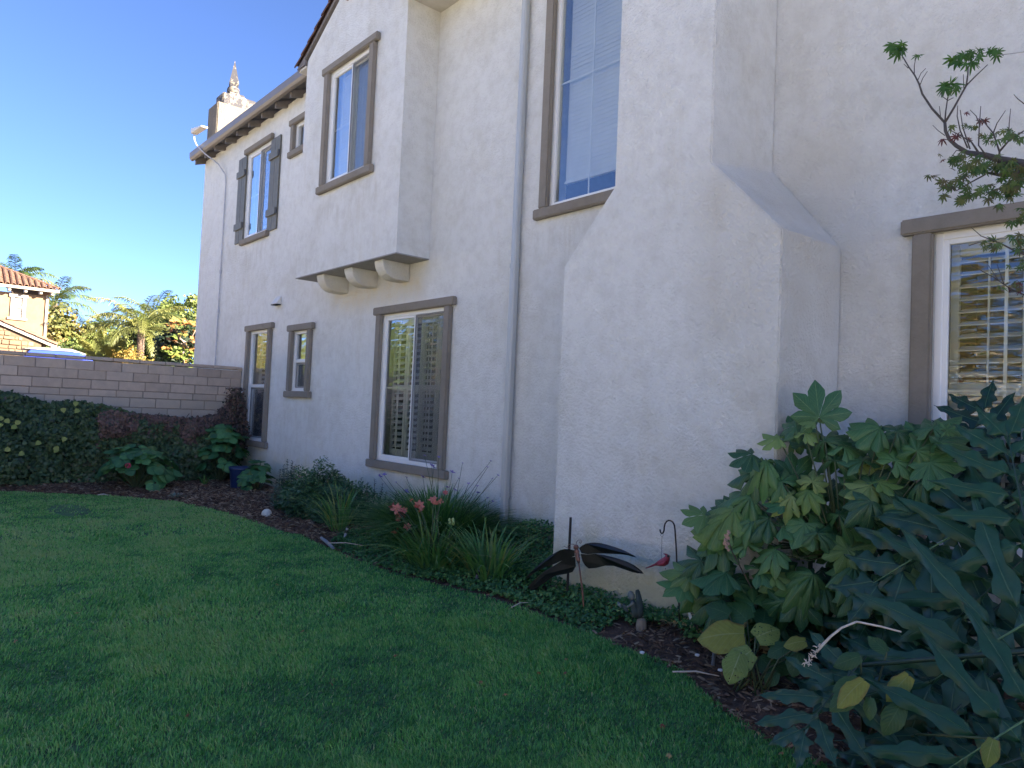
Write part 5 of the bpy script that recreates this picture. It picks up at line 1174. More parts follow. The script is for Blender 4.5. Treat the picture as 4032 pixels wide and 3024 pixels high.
MB().tube([atY(*zD(x, y), HY_) for x, y in ((1873, 1090), (1862, 900), (1845, 600), (1832, 300), (1820, 110), (1812, 50), (1795, 15), (1770, 0), (1750, -3), (1728, 8), (1710, 35), (1702, 70), (1700, 105), (1690, 132), (1675, 140), (1662, 128), (1655, 95))], .0055, 8).build('rod', m_black, hk, smooth=True)
bird = empty('cardinal_ornament', tuple(atY(*zD(1700, 520), HY_-.01)), 'red cardinal bird ornament hanging on a chain from the shepherd hook', 'ornament')
m_red = simple('cardinal_red', (.30, .025, .05), .5, .45, 30, .3, 40); m_beak = simple('beak', (.45, .2, .12), .5); m_chain = simple('chain', (.12, .13, .12), .4, metal=.6)
BYp = HY_-.01
MB().tube([atY(*zD(x, y), BYp) for x, y in ((1500, 518), (1550, 500), (1600, 480), (1630, 470), (1660, 462), (1690, 455), (1715, 440), (1730, 415), (1738, 395), (1740, 380), (1738, 370))], [.0035, .005, .007, .014, .022, .0275, .027, .021, .016, .014, .006], 14).build('body', m_red, bird, smooth=True)
MB().tube([atY(*zD(x, y), BYp) for x, y in ((1738, 385), (1718, 368), (1690, 357))], [.012, .007, .001], 8).build('crest', m_red, bird, smooth=True)
MB().tube([atY(*zD(x, y), BYp-.003) for x, y in ((1748, 388), (1760, 387), (1772, 386))], [.008, .006, .001], 8).build('beak', m_beak, bird, smooth=True)
q = atY(*zD(1745, 386), BYp-.006); lathe(MB(), q[0], q[1], [(.002, q[2]-.012), (.010, q[2]-.003), (.010, q[2]+.004), (.002, q[2]+.009)], 10).build('face_mask', m_black, bird, smooth=True)
MB().tube([atY(*zD(x, y), BYp-.024) for x, y in ((1720, 430), (1700, 462), (1665, 475), (1625, 480))], [.004, .010, .009, .002], 8).build('wing', m_red, bird, smooth=True)
MB().tube([atY(*zD(1716, 520), BYp), atY(*zD(1716, 530), BYp)], .004, 6).build('foot', m_chain, bird)
ring = [atY(*zD(1677+14*math.cos(a), 158+16*math.sin(a)), BYp) for a in np.linspace(0, 6.28, 13)]
MB().tube(ring, .0012, 5, False).build('chain_ring', m_chain, bird)
c0, c1_ = atY(*zD(1677, 174), BYp), atY(*zD(1671, 412), BYp)
nlk = 20; lme = None
for i in range(nlk):
    p = c0+(c1_-c0)*(i+.5)/nlk
    if lme is None:
        h_ = abs(c1_[2]-c0[2])/nlk*.62; lme = MB().tube([(h_*.55*math.cos(a), 0, h_*math.sin(a)) for a in np.linspace(0, 6.28, 9)], .0008, 4, False).mesh('chain_link'); lme.materials.append(m_chain)
    piece('chain_link', lme, bird, p, (0, 0, math.pi/2*(i % 2)+.4))
# mossy statue on a stone
stt = empty('garden_statue', tuple(atY(*zD(1430, 1090), 4.0)), 'small dark weathered statue holding a bowl half sunk in the ground cover', 'statue')
m_stt = simple('mossy_bronze', (.040, .060, .055), .75, .4, 22, .5, 50); m_stl = simple('weathered_stone', (.17, .19, .17), .8, .35, 25, .5, 50)
SY = 3.98
def tb(pts, r, nm, m, yy=SY, n=12): MB().tube([atY(*zD(x, y), yy) for x, y in pts], r, n).build(nm, m, stt, smooth=True)
tb(((1405, 752), (1412, 775), (1425, 850), (1435, 930), (1432, 1010), (1420, 1060)), [.010, .016, .021, .026, .028, .018], 'back', m_stt)
tb(((1325, 770), (1335, 790), (1345, 830), (1352, 862)), [.010, .022, .024, .016], 'head', m_stl, SY-.02)
tb(((1350, 860), (1370, 920), (1385, 990), (1390, 1050)), [.014, .024, .028, .026], 'torso', m_stt, SY-.02)
tb(((1365, 885), (1330, 925), (1290, 945), (1262, 940)), [.010, .008, .007, .008], 'arm', m_stl, SY-.045, 8)
tb(((1255, 905), (1262, 925), (1275, 950), (1290, 975), (1310, 990)), [.006, .014, .016, .012, .006], 'bowl', m_stt, SY-.05)
tb(((1195, 885), (1205, 900), (1222, 925), (1235, 950)), [.004, .012, .013, .006], 'leaf_detail', m_stl, SY-.05)
q = atY(*zD(1440, 1100), SY); lathe(MB(), q[0]+.01, q[1], [(.030, q[2]-.09), (.038, q[2]-.03), (.032, q[2]+.015), (.018, q[2]+.026)], 9).build('plinth_stone', simple('tan_stone', (.24, .20, .15), .9, .3, 15, .5, 40), stt)
# wind spinner half hidden by the fatsia
ws = empty('wind_spinner', tuple(atY(*zD(2170, 1240), 4.08)), 'black and white garden wind spinner standing behind the fatsia leaves', 'ornament')
m_white = simple('white_blade', (.7, .72, .75), .4, .05)
WYs = 4.07
MB().tube([atY(*zD(x, y), WYs) for x, y in ((2196, 1330), (2180, 1150), (2165, 960), (2150, 700))], .007, 8).build('stake', m_black, ws)
MB().tube([atY(*zD(x, y), WYs-.01) for x, y in ((1950, 850), (2030, 857), (2145, 860))], .006, 8).build('crossbar', m_black, ws)
for poly, m_ in (([(1930, 790), (1950, 830), (1948, 890), (1935, 880), (1922, 850)], m_white), ([(1955, 990), (1985, 1000), (2004, 1050), (2000, 1112), (1975, 1070)], m_white), ([(2040, 990), (2090, 990), (2098, 1070), (2085, 1070), (2085, 1100), (2065, 1190), (2040, 1170), (2022, 1110)], m_black), ([(1935, 780), (1975, 820), (1985, 860), (1960, 910), (1945, 860)], m_black)):
    MB().prism([atY(*zD(x, y), WYs-.03) for x, y in poly], (.0, .004, 0)).build('blade', m_, ws)
tag(MB().tube([atY(*zD(2200, 560), 4.12), atY(*zD(2206, 640), 4.12), atY(*zD(2214, 700), 4.12)], [.02, .028, .018], 8).build('white_lamp', m_white, smooth=True), 'white garden ornament showing between the fatsia leaves', 'ornament') if False else None
# irrigation: riser pipes
def riser(pts, r, label, m, yd):
    root = empty('irrigation_riser', tuple(atD(*pts[0], yd)), label, 'pipe'); P = [atD(*p, yd) for p in pts]
    MB().tube(P, r, 10).build('pipe', m, root); q = (P[0]+(P[-1]-P[0])*.62); dv_ = (P[-1]-P[0])/np.linalg.norm(P[-1]-P[0])
    MB().tube([q, q+dv_*.03], r*1.35, 10).build('coupling', m_black, root); MB().tube([P[-1], P[-1]+dv_*.02], r*1.1, 10).build('nozzle', m_black, root)
m_pvc = simple('grey_pvc', (.10, .115, .14), .5, .2, 10, .1)
def depthz(px, py, z=.03): return float((atZ(px, py, z)-CAM)@AF)
riser([(2806, 2628), (2815, 2555), (2822, 2500)], .0115, 'grey riser pipe standing in the mulch below the yellow leaves', m_pvc, depthz(2806, 2628))
riser([(1873, 2294), (1880, 2265), (1888, 2243)], .013, 'dark sprinkler riser left of the flowerless daylily', m_pvc, depthz(1873, 2294))
riser([(1354, 2128), (1362, 2100), (1368, 2078)], .014, 'pale sprinkler riser at the lawn edge under the dark bush', simple('pale_pvc', (.38, .38, .44), .5), depthz(1354, 2128))
P = [atZ(1265, 2118, .04), atZ(1285, 2133, .04), atZ(1312, 2158, .035)]
tag(MB().tube(P, [.016, .018, .014], 8).build('spray_head', simple('spray_grey', (.2, .22, .25), .5)), 'grey sprinkler head lying in the grass edge below the bush', 'sprinkler')
q = atZ(1049, 2040, .0)
tag(lathe(MB(), q[0], q[1], [(.02, .0)]+[(.062*math.cos(a)+.001, .055+.062*math.sin(a)) for a in np.linspace(-1.2, 1.35, 9)]+[(.004, .117)], 16).build('white_ball', simple('chalk_white', (.6, .58, .5), .8, .1, 20), smooth=True), 'white ball lying at the edge of the lawn beside the mulch', 'ball')
for lab, a, b, r in (('long pale dry stick lying on the mulch near the grey pipe', (2648, 2645), (2832, 2662), .005), ('pale curved dry leaf blade lying at the lawn edge by the dragonfly', (2013, 2392), (2080, 2372), .004), ('short pale stick lying on the mulch at the far lawn edge', (385, 1949), (430, 1950), .008), ('arching dry leaf blade on the ground below the dark bush', (1290, 2138), (1432, 2148), .005)):
    p, q = atZ(*a, .055), atZ(*b, .055); tag(MB().tube([p, (p+q)/2+np.array([0, 0, .015]), q], [r, r, r*.5], 5).build('dry_stick', m_dry), lab, 'stick')
# fallen leaves on the lawn
FLm = [leafmat('fallen_leaf', [(.28, .14, .06), (.38, .26, .12), (.22, .07, .04)], .8, .1, src='obj')]
FLme = leafmesh('fallen_leaf', palmate(5, 200, 1, .6, .3, .2, .3, .5, 3), FLm[0])
LAB = ['withered leaf on the lawn left of the pair below the statue', 'lower withered leaf of the pair on the lawn below the statue', 'upper withered leaf of the pair on the lawn below the statue', 'withered leaf on the lawn straight below the dragonfly', 'withered leaf near the lawn edge left of the low leafy plant', 'withered leaf lowest on the lawn at the bottom of the photo',
 'withered leaf on the lawn below the flowerless daylily', 'withered leaf in the middle of the lawn', 'withered leaf in the lower middle of the lawn', 'withered leaf in the lower left of the lawn', 'withered leaf on the upper left lawn', 'reddish leaf right beside the ground cover under the dragonfly', 'withered leaf at the bed edge below the daylily flowers',
 'withered leaf at the mulch edge below the yellowing plant', 'withered leaf on the lawn between daylily and photo bottom', 'withered leaf in the mulch near the photo bottom right', 'withered leaf beside the mulch under the curled yellow leaves', 'withered leaf on the far lawn below the white ball', 'withered leaf at the far left of the lawn']
for px, py in ((2120, 2645), (2225, 2645), (2232, 2592), (1990, 2730), (2605, 2850), (2640, 2970), (1895, 2680), (1195, 2480), (1305, 2690), (740, 2810), (305, 2410), (2008, 2440), (1370, 2190), (2900, 2790), (1560, 2580), (3080, 2960), (2985, 2880), (1090, 2300), (60, 2520)):
    p = atZ(px, py, .035); d_ = float((p-CAM)@AF)
    tag(piece('fallen_leaf', FLme, None, p, (rnd.uniform(-.5, .5), rnd.uniform(-.5, .5), rnd.uniform(0, 6)), (.022, .022, .022)), LAB.pop(0), 'leaf', 'fallen leaves on the lawn')
PL_ = ['leftmost', 'middle', 'rightmost']
for px, py in ((2528, 2567), (2745, 2577), (2836, 2636)):
    p = atZ(px, py, .05); tag(MB().prism([(p[0]-.014, p[1]-.01, p[2]-.01), (p[0]+.016, p[1]-.008, p[2]-.01), (p[0]+.01, p[1]+.012, p[2]-.01), (p[0]-.01, p[1]+.01, p[2]-.01)], (.002, 0, .014)).build('pebble', m_white, bevel=.003), PL_.pop(0)+' of the three white pebbles on the dark mulch', 'pebble', 'white pebbles in the mulch')

# ------------------------------------------------------------------ background: trees, palms, neighbour house
LEAFQ = (np.array([[0, 0, 0], [.5, .5, .06], [0, 1, 0], [-.5, .5, .06]]), np.array([[0, 1, 2, 3]]), np.array([[0, 0, 0], [0, .5, 0], [0, 1, 0], [0, .5, 0]]))
def cloud(c, R, n, seed, shell=.55, lum=1.0, gap=.0):
    r = np.random.RandomState(seed); k = max(5, int(9*lum)); cc = r.normal(size=(k*3, 3)); cc /= np.linalg.norm(cc, axis=1, keepdims=True)
    cc = cc*(r.uniform(.45, .88, (k*3, 1))); rad = r.uniform(.22, .42, k*3)
    w = r.randint(0, k*3, n); d = r.normal(size=(n, 3)); d /= np.linalg.norm(d, axis=1, keepdims=True)
    q = (shell+(1-shell)*r.rand(n))[:, None]; P = (cc[w]+d*rad[w][:, None]*q)*np.array(R)+np.array(c); return P, d
def bgtree(name, label, c, crowns, size, mat, seed, trunk=.2, cat='tree', group=None, branches=8):
    root = empty(name, tuple(c), label, cat, group); r = np.random.RandomState(seed); Ps, Ds = [], []
    for i, (o, R, n) in enumerate(crowns): P, d = cloud(np.array(c)+np.array(o), R, n, seed*7+i); Ps.append(P); Ds.append(d)
    P = np.concatenate(Ps); D = np.concatenate(Ds); k = P[:, 2] > .05; P, D = P[k], D[k]; n = len(P)
    nr = D*.8+r.normal(size=(n, 3))*.5+np.array([0, 0, .3])
    t = np.clip(.5+.25*np.sin(P[:, 0]*1.7+P[:, 2]*2.1)+.15*np.sin(P[:, 1]*3.1+P[:, 2])+r.normal(0, .15, n), 0, 1)
    obj('crown', scatter('crown', LEAFQ, P, frames(nr, r.normal(size=(n, 3))+np.array([0, 0, -.3])), size*r.uniform(.6, 1.3, n), t), mat, root)
    mb = MB(); top = np.array(c)+np.array(crowns[0][0])
    mb.tube([np.array(c)+(0, 0, -.1), (np.array(c)*.5+top*.5)+(.1, .1, 0), top], [trunk, trunk*.75, trunk*.4], 8)
    for i in range(branches):
        o, R, _ = crowns[i % len(crowns)]; e = np.array(c)+np.array(o)+r.normal(size=3)*np.array(R)*.45; m_ = np.array(c)*.35+top*.65; mb.tube([m_, (m_+e)/2+(0, 0, .15), e], [trunk*.4, trunk*.25, trunk*.08], 5)
    mb.build('trunk', m_stemD, root, smooth=True); return root
def palm(name, label, base, H, nf, L, mat, seed, tr=.2, droop=1.0, leaflet=.55, lw=.028, fronds=None, group=None, up=1.15, nl=46, trunkm=None):
    r = np.random.RandomState(seed); root = empty(name, tuple(base), label, 'palm tree', group); top = np.array(base)+np.array([0, 0, H])
    MB().tube([base, np.array(base)+(.05, .05, H*.5), top], [tr*1.25, tr, tr*1.1], 12).build('trunk', trunkm or m_palmt, root, smooth=True)
    for f in range(nf):
        az = 2*np.pi*f*.382*1.0+r.uniform(-.2, .2) if fronds is None else fronds[f][0]; el = (up-1.25*(f/nf)**1.1) if fronds is None else fronds[f][1]; LL = L*r.uniform(.85, 1.1)
        pts = []; p = top.copy(); h = np.array([math.cos(az), math.sin(az), 0]); a = el
        for i in range(13): pts.append(p.copy()); p = p+(h*math.cos(a)+np.array([0, 0, math.sin(a)]))*LL/12; a -= droop*(.055+.0105*i)
        pts = np.array(pts); mb = MB().tube(pts, list(np.linspace(.035, .008, 13)), 5); U = [[0, .2, 0]]*len(mb.v)
        s = np.linspace(.12, 1, nl); ix = s*12; P = np.stack([np.interp(ix, np.arange(13), pts[:, k]) for k in range(3)], 1); T = np.gradient(P, axis=0); T /= np.linalg.norm(T, axis=1, keepdims=True)
        side = np.cross(h, [0, 0, 1.])
        for sg in (-1, 1):
            ll = leaflet*np.sin(np.pi*np.clip(s*.85+.12, 0, 1))**.6*r.uniform(.8, 1.1, nl)
            dr = side*sg*.75+T*.65+np.array([0, 0, 1.])*r.uniform(-.45, .1, nl)[:, None]; dr /= np.linalg.norm(dr, axis=1, keepdims=True)
            mid = P+dr*ll[:, None]*.55; end = P+dr*ll[:, None]*.85+np.array([0, 0, -.36])*ll[:, None]
            for i in range(nl):
                b_ = len(mb.v); w = T[i]*lw
                mb.v += [tuple(P[i]-w*.6), tuple(P[i]+w*.6), tuple(mid[i]+w), tuple(mid[i]-w), tuple(end[i])]; mb.f += [(b_, b_+1, b_+2, b_+3), (b_+3, b_+2, b_+4)]
                U += [[0, 0, 0], [0, 0, 0], [0, .5, 0], [0, .5, 0], [0, 1, 0]]
        me = mb.mesh('frond'); me.materials.append(mat); obj('frond', me, None, root)
    return root
m_palmt = simple('palm_trunk', (.16, .11, .085), .9, .4, 12, .6, 30, bdist=.03)
m_pf = leafmat('palm_frond', [(.06, .10, .035), (.10, .14, .045), (.15, .17, .06)], .45, .3, src='obj')
m_pfY = leafmat('palm_frond_gold', [(.12, .15, .04), (.19, .19, .06), (.09, .12, .04)], .5, .3, src='obj')
m_bgA = leafmat('bg_olive', [(.05, .065, .02), (.10, .11, .03), (.15, .14, .04), (.19, .12, .05)], .6, .25)
m_bgD = leafmat('bg_dark', [(.012, .025, .016), (.025, .045, .022), (.05, .075, .03)], .6, .2)
m_bgY = leafmat('bg_yellowgreen', [(.08, .12, .03), (.15, .19, .055), (.22, .25, .08)], .6, .3)
m_bgG = leafmat('bg_green', [(.04, .07, .025), (.08, .12, .035), (.12, .16, .05)], .6, .25)
m_bgO = leafmat('bg_orange', [(.20, .12, .03), (.30, .20, .05), (.12, .13, .03)], .6, .25)
def bp(px, py, d, zbase=0):
    p = atD(px, py, d); return (float(p[0]), float(p[1]), zbase), float(p[2])
b, z = bp(330, 1330, 55); bgtree('olive_tree', 'rounded olive green tree with reddish top just right of the orange house', b, [((0, -1.2, z-1.0), (3, 3.6, 3.2), 5200), ((0, 1.3, z-1.6), (2.4, 2.8, 2.5), 3600), ((0, -3.3, z-1.8), (2.4, 2.2, 2.4), 2600)], .26, m_bgA, 3, .3)
b, z = bp(235, 1400, 46); bgtree('bushy_tree', 'low bright green bushy tree behind the blue car', b, [((0, 0, z-.6), (1.6, 1.9, 1.6), 2600)], .18, m_bgG, 4, .15)
b, z = bp(420, 1385, 52); bgtree('yellow_green_tree', 'yellow green tree between the olive tree and the queen palm', b, [((0, 0, z-.6), (2.2, 3.0, 2.5), 5200)], .2, m_bgY, 5, .2)
b, z = bp(500, 1375, 60); bgtree('far_tree', 'pale far tree seen through the queen palm fronds', b, [((0, 0, z-.2), (2.4, 3.4, 2.6), 4200)], .22, m_bgG, 6, .2)
b, z = bp(500, 1410, 36); bgtree('golden_shrub', 'golden sunlit shrub under the queen palm', b, [((0, 0, z-.6), (.8, .9, 1.5), 2400), ((0, .9, z-.9), (.7, .8, 1.0), 1400)], .10, m_bgO, 7, .06, 'shrub')
b, z = bp(665, 1300, 40); bgtree('dark_evergreen', 'dark evergreen tree behind the queen palm', b, [((0, 0, z-1.2), (1.6, 1.9, 2.3), 5200), ((.3, -.9, z-2.6), (1.5, 1.3, 1.9), 2800)], .16, m_bgD, 8, .2)
b, z = bp(720, 1215, 44); bgtree('yellow_crowned_tree', 'tall tree with sunlit yellow crown at the house corner', b, [((0, .2, z-.6), (1.8, 1.7, 1.7), 5600), ((0, 1.6, z-1.2), (1.5, 1.3, 1.9), 3200), ((0, -1.5, z-1.6), (1.2, 1.1, 1.1), 1400)], .17, m_bgY, 9, .2)
# magnolia with big separate leaves close behind the block wall
b, z = bp(722, 1385, 27); mag = empty('magnolia', b, 'magnolia with rusty orange and green leaves between block wall and house corner', 'tree')
m_mag = leafmat('magnolia_leaf', [(.28, .12, .045), (.34, .17, .06), (.10, .15, .035), (.16, .20, .05), (.05, .09, .03)], .4, .15, src='tint')
r = np.random.RandomState(4); MP = []
for i in range(120):
    px = r.uniform(610, 785); py = r.uniform(1255, 1470)
    if px < 640+(1400-py)*.25 and py < 1400: continue
    c_ = atD(px, py, 27+r.uniform(-.9, .9)); k = 9; a = r.uniform(0, 6.28, k); d = np.stack([np.cos(a)*.8, np.sin(a)*.8, r.uniform(.1, .9, k)], 1); MP.append((c_+d*.04, d, np.full(k, r.rand())))
P = np.concatenate([m[0] for m in MP]); D = np.concatenate([m[1] for m in MP]); tt = np.concatenate([m[2] for m in MP])
obj('crown', scatter('crown', (np.array(LEAFQ[0])*[.8, 1, 1], LEAFQ[1], LEAFQ[2]), P, frames(D*.3+rdir(len(P))*.5+np.array([.4, 0, .6]), D), r.uniform(.13, .21, len(P)), np.clip(tt*(.6)+(P[:, 2] < 3.2)*.35+r.normal(0, .12, len(P)), 0, 1)), m_mag, mag)
P, d = cloud(np.array(b)+np.array([-.6, .5, z-.7]), (1.0, 1.5, 2.0), 4200, 77); obj('inner_leaves', scatter('inner_leaves', LEAFQ, P, frames(d, rdir(len(P))), r.uniform(.1, .18, len(P)), r.rand(len(P))*.6), m_bgD, mag)
mb = MB(); zb = np.array(b); mb.tube([zb, zb+(0, .1, z*.5), zb+(0, 0, z)], [.1, .08, .03], 8)
for q1, q2 in (((735, 1350), (668, 1310)), ((735, 1360), (690, 1345)), ((740, 1370), (705, 1325)), ((745, 1345), (770, 1300))): mb.tube([atD(*q1, 26.7), (atD(*q1, 26.6)+atD(*q2, 26.6))/2, atD(*q2, 26.5)], [.03, .022, .012], 6)
mb.build('trunk', simple('pale_bark', (.3, .24, .2), .9, .3), mag, smooth=True)
# palms
b, z = bp(556, 1300, 38); palm('queen_palm', 'queen palm with arching golden fronds standing in front of the evergreen', b, z, 22, 3.1, m_pfY, 3, .17, 1.15, .62, .022)
b, z = bp(600, 1260, 45); palm('queen_palm', 'second queen palm partly hidden left of the yellow crowned tree', b, z, 16, 2.9, m_pf, 8, .17, 1.1, .6, .022)
b, z = bp(415, 1290, 85); palm('far_palm', 'distant grey green palm above the yellow green tree', b, z, 18, 3.0, m_pf, 5, .2, 1.1, .7, .05, nl=24)
b, z = bp(215, 1195, 62); palm('tall_palm', 'palm behind the orange house with a frond arching past its eave', b, z, 16, 4.2, m_pf, 6, .2, 1.1, 1.0, .035)
b, z = bp(60, 1085, 66); palm('tall_palm', 'tall palm rising behind the tiled roof of the orange house', b, z-.6, 20, 3.8, m_pf, 7, .22, 1.1, 1.0, .04)
for px, py, d_, lab in ((380, 1405, 42, 'young palm with upright leaves left of the queen palm'), (448, 1410, 40, 'young palm with broad upright leaves beside the golden shrub')):
    b, z = bp(px, py, d_); palm('young_palm', lab, b, z-.3, 12, 2.0, m_pfY, int(px), .09, .6, .5, .03, up=1.35)
# neighbouring orange house
m_or = stucco('orange_stucco', (.215, .15, .095), dirty=False, stren=.2, cs=.6); m_cream = simple('cream_trim', (.25, .23, .205), .6, .05, 3, .1)
nh = empty('neighbour_house', (-42, 3, 0), 'orange stucco neighbour house with clay tile roofs and a stone clad wing', 'house')
HX = -44.0
MB().box((HX-8, -6, -.1), (HX, 6.17, 6.35)).build('wall', m_or, nh)
def ntile_row(x0, y0, z0, dy, n, L, rot, parent, me):
    pass
def bx2(name, y0, y1, z0, z1, x0, x1, m, parent, bevel=.01): return box(name, (x0, y0, z0), (x1, y1, z1), m, parent, bevel)
nr_ = empty('roof', (HX, 0, 6.6)); nr_.parent = nh; nr_.location = Vector((HX, 0, 6.6))-wloc(nh)
# main hipped slope facing the viewer: eave at x=HX+.5, rising to the back
def slope_pt(y, u): return (HX+.55-u, y, 6.66+u*.34)
EY1, EY0 = 6.5, -6.5
depth_ = 4.0
MB().add([slope_pt(EY0, 0), slope_pt(EY1, 0), slope_pt(EY1-2.4, depth_), slope_pt(EY0, depth_), (HX-8, EY1, 6.66), (HX-8, EY1-2.4, 6.66+depth_*.34)], [(0, 1, 2, 3), (1, 4, 5, 2)]).build('slope', m_tile, nr_)
btn = MB().add(*barrel(.115, .46, .02, 5, .86)).mesh('roof_tile'); btn.materials.append(m_tile)
cnt = 0
for row in range(10):
    u = row*.40
    yy = EY1-.1-.6*u
    while yy > 2.6 and cnt < 280:
        x, y, z = slope_pt(yy, u); piece('roof_tile', btn, nr_, (x, y, z+.01+rnd.uniform(-.01, .01)), (math.atan(.34), 0, math.pi/2+rnd.uniform(-.03, .03))); yy -= .262; cnt += 1
# hip caps
for i in range(12):
    f = i/11; p = slope_pt(EY1-2.4*f, depth_*f); o = piece('hip_tile', btn, nr_, (p[0], p[1], p[2]+.05), (math.radians(16), 0, math.radians(120)))
bx2('eave_board', EY0, EY1+.02, 6.52, 6.66, HX+.50, HX+.56, m_cream, nr_)
bx2('eave_underside', EY0, EY1, 6.60, 6.64, HX, HX+.5, m_cream, nr_)
for y in (6.25, 5.75, 5.1, 4.42, 3.74, 3.06, 2.4): bx2('rafter_tail', y-.06, y+.06, 6.38, 6.55, HX+.0, HX+.46, m_cream, nr_)
bx2('downspout', 6.02, 6.12, 3.2, 6.4, HX, HX+.08, m_cream, nh)
bx2('lintel', 4.45, 5.26, 6.12, 6.28, HX, HX+.09, m_cream, nh); bx2('sill', 4.42, 5.27, 4.98, 5.10, HX, HX+.09, m_cream, nh)
nw = empty('window', (HX, 4.9, 5)); nw.parent = nh; nw.location = Vector((HX, 4.9, 5))-wloc(nh)
bx2('jamb', 4.53, 4.69, 5.1, 6.12, HX, HX+.07, m_cream, nw); bx2('jamb', 5.03, 5.19, 5.1, 6.12, HX, HX+.07, m_cream, nw)
m_win2 = simple('dark_pane', (.035, .045, .06), .2, .1, 2, 0)
bx2('pane', 4.69, 5.03, 5.1, 6.12, HX+.005, HX+.012, m_win2, nw, 0)
bx2('rail', 4.69, 5.03, 5.58, 5.65, HX+.012, HX+.05, m_cream, nw); bx2('glazing_bar', 4.85, 4.875, 5.65, 6.12, HX+.012, HX+.04, m_cream, nw)
for k in range(13):
    z = 5.14+.075*k
    if abs(z-5.61) > .05: bx2('louver', 4.70, 5.02, z, z+.035, HX+.013, HX+.022, m_cream, nw, 0)
# stone clad wing with its own rake
SXW = -42.0
wing_top = lambda y: np.interp(y, [-2, 1.5, 6.0], [4.7, 5.35, 3.45])
MB().prism([(SXW-.08, -2, -.1), (SXW-.08, 5.70, -.1), (SXW-.08, 5.70, 3.80), (SXW-.08, 1.4, 5.52), (SXW-.08, -2, 4.1)], (-1.9, 0, 0)).build('wing_wall', simple('stone_mortar', (.10, .068, .045), .95, .2), nh)
m_stone = leafmat('field_stone', [(.17, .11, .07), (.21, .145, .09), (.14, .10, .07), (.24, .18, .12)], .9, 0, src='obj', spec=.2)
ns_ = 0
z = 3.05
while z < 5.0:
    hh = rnd.uniform(.10, .26); y = 3.3+rnd.uniform(-.2, 0)
    while y < 5.68:
        wdt = rnd.uniform(.14, .48); top = np.interp(y+wdt, [1.5, 6.35], [5.50, 3.54])
        if z+hh < top and y+wdt < 5.70 and ns_ < 290:
            j = lambda: rnd.uniform(-.025, .025)
            P_ = [(SXW-.08, y+.015+j()*.5, z+.012+abs(j())), (SXW-.08, y+wdt-.015, z+.012+abs(j())*.5), (SXW-.08, y+wdt-.012+j()*.3, z+hh*.5), (SXW-.08, y+wdt-.03, z+hh-.012-abs(j())), (SXW-.08, y+.03, z+hh-.012-abs(j())*.5), (SXW-.08, y+.008, z+hh*.5+j())]
            MB().prism(P_, (rnd.uniform(.03, .07), 0, 0)).build('stone', m_stone, nh, bevel=.015); ns_ += 1
        y += wdt
    z += hh
rk = lambda y: np.interp(y, [1.5, 6.35], [5.53, 3.57])
MB().prism([(SXW, 1.5, rk(1.5)), (SXW, 6.35, rk(6.35)), (SXW, 6.35, rk(6.35)+.16), (SXW, 1.5, rk(1.5)+.16)], (.06, 0, 0)).build('rake_board', m_cream, nh)
MB().prism([(SXW-2, 1.5, rk(1.5)+.17), (SXW-2, 6.35, rk(6.35)+.17), (SXW-2, 6.35, rk(6.35)+.23), (SXW-2, 1.5, rk(1.5)+.23)], (2.06, 0, 0)).build('wing_slope', m_tile, nh)
rtm = MB().add(*barrel(.13, .50, .02, 6, .9)).mesh('rake_tile'); rtm.materials.append(m_tile)
for i in range(11):
    y = 6.35-.45*i
    for xx in (SXW+.02, SXW-.3): piece('rake_tile', rtm, nh, (xx, y, rk(y)+.21), (math.atan2(-.35, 1)+0.0, 0, math.pi) if False else (math.radians(19.3), 0, math.pi))
MB().tube([(SXW+.08, 6.45, 3.70), (SXW+.08, 6.35, 3.55), (SXW+.03, 5.8, 3.32), (SXW+.03, 5.75, 2.0)], .055, 8).build('downspout', m_cream, nh)
# parked car behind the wall: only its roof shows
car = empty('parked_car', (-35, 5.6, 0), 'parked car with pale roof and blue windows just showing over the block wall', 'car')
cc_ = np.array([-35.0, 5.6, 0])
def cs(xx, w, z0, z1, tw): return [(xx, 5.6-w/2, z0), (xx, 5.6+w/2, z0), (xx, 5.6+w/2, z0+.5*(z1-z0)), (xx, 5.6+tw/2, z1), (xx, 5.6-tw/2, z1), (xx, 5.6-w/2, z0+.5*(z1-z0))]
CARZ = 3.05
def loft(secs): 
    mb = MB(); n = len(secs[0])
    for s in secs: mb.v += s
    for i in range(len(secs)-1):
        for k in range(n): a = i*n+k; b_ = i*n+(k+1) % n; mb.f.append((a, b_, b_+n, a+n))
    mb.f += [tuple(range(n))[::-1], tuple(range((len(secs)-1)*n, len(secs)*n))]; return mb
m_cp = simple('silver_paint', (.20, .19, .18), .5, .03, 2, 0); m_blue = simple('blue_glass', (.03, .06, .45), .12, .05, 2, 0)
def sec(y, hw, z0, z1, tw): return [(-35-hw, y, z0), (-35+hw, y, z0), (-35+hw, y, (z0+z1)/2), (-35+tw, y, z1), (-35-tw, y, z1), (-35-hw, y, (z0+z1)/2)]
loft([sec(3.2, .8, 1.2, 1.9, .75), sec(3.4, .9, 1.1, 2.15, .85), sec(7.4, .9, 1.1, 2.2, .85), sec(7.7, .8, 1.2, 1.9, .7)]).build('body', m_cp, car, bevel=.03)
loft([sec(3.7, .84, 2.15, 2.2, .8), sec(4.3, .8, 2.15, 2.93, .68), sec(6.0, .8, 2.15, 2.97, .68), sec(6.75, .82, 2.15, 2.5, .75)]).build('glasshouse', m_blue, car, bevel=.02)
loft([sec(4.1, .6, 2.95, 2.99, .5), sec(4.5, .70, 2.95, 3.06, .6), sec(5.7, .70, 2.97, 3.09, .6), sec(6.25, .66, 2.86, 2.94, .5)]).build('roof', m_cp, car, bevel=.015)
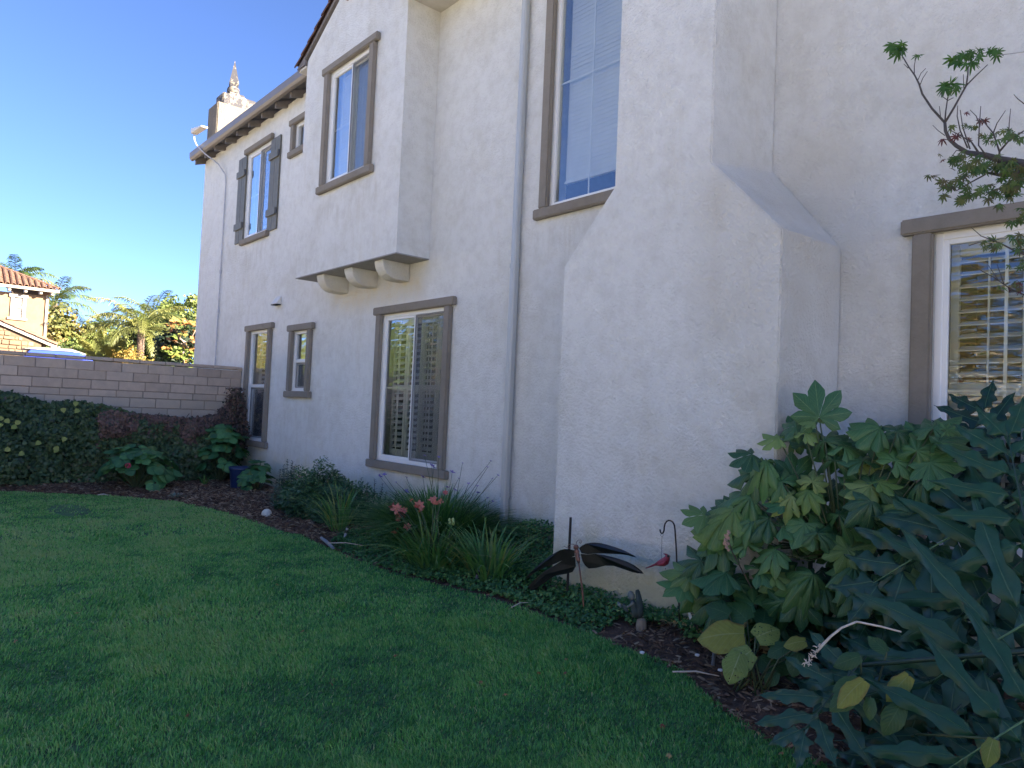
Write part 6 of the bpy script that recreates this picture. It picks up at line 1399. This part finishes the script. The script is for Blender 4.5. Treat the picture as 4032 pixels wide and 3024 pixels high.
for y in (4.0, 6.9):
    for x in (-35.82, -34.2): MB().tube([(x-.1, y, .95+.33), (x+.1, y, .95+.33)], .36, 18).build('wheel', m_black, car)
MB().tube([(-34.9, 5.1, 3.06), (-34.9, 5.1, 3.17)], .05, 8).build('antenna_fin', m_cp, car)
car.location.z += .16
tag(box('neighbour_drive', (-40, 1.5, -.1), (-30, 9.5, .93), m_far), kind='structure')
# garden across the lawn, seen only as reflections in the windows
gw = empty('rear_wall', (-10, -8, 0), 'tan garden wall on the far side of the lawn behind the camera', 'wall')
box('wall', (-60, -12.1, -.1), (30, -11.9, 1.9), m_block, gw)
for i, (x, y, h, R, m_, sz) in enumerate(((-3.6, -14, 6.6, 2.6, m_bgY, .17), (-8.0, -14.5, 6.8, 2.8, m_bgA, .17), (.8, -14.2, 6.2, 2.6, m_bgG, .17), (5, -14.6, 6.0, 2.6, m_bgY, .17), (-12.5, -15, 6.2, 2.8, m_bgG, .2), (-17, -15.5, 6.8, 2.9, m_bgY, .2), (-22, -15, 6.6, 2.9, m_bgY, .2), (-27, -15.5, 7.0, 3.1, m_bgG, .22), (-33, -16, 7.4, 3.4, m_bgY, .24), (-40, -16, 8.0, 3.8, m_bgG, .26), (-48, -17, 8.4, 4.4, m_bgG, .28), (-57, -18, 9.0, 4.8, m_bgY, .3), (-67, -17, 9.0, 4.8, m_bgA, .32), (-78, -19, 10, 5.5, m_bgY, .34))):
    bgtree('garden_tree', ['yellow green', 'olive', 'green', 'bright yellow green', 'mid green', 'golden', 'yellow', 'olive brown', 'tall yellow green', 'large golden', 'large green', 'tall yellow', 'broad golden', 'farthest yellow'][i]+' leafy tree beyond the rear garden wall', (x, y, 0), [((0, 0, h-R*.8), (R, R*.8, R), 5200), ((R*.5, .3, h*.40), (R*.9, R*.7, R*.9), 3200)], sz, m_, 40+i, .14)
for i, (x, y, h) in enumerate(((-24, -12.9, 4.6), (-33, -13.2, 5.4), (-15, -13, 3.8))):
    palm('garden_palm', ['middle', 'tallest', 'nearest'][i]+' queen palm of the three beyond the rear garden wall', (x, y, 0), h, 18, 2.6, m_pfY, 60+i, .15, 1.1, .6, .03)
bgtree('garden_hedge', 'long yellow green hedge in front of the rear garden wall', (-6, -11.3, 0), [((0, 0, .9), (12, .6, 1.0), 14000)], .12, m_bgY, 95, .05, 'hedge')
hg = bgtree('red_hedge', 'low hedge with red tinged new leaves inside the rear garden wall', (-3, -11.2, 0), [((0, 0, .9), (7, .5, .8), 6500)], .09, leafmat('red_hedge_leaf', [(.06, .09, .03), (.25, .07, .05), (.30, .12, .07)], .6, .2), 91, .05, 'hedge')
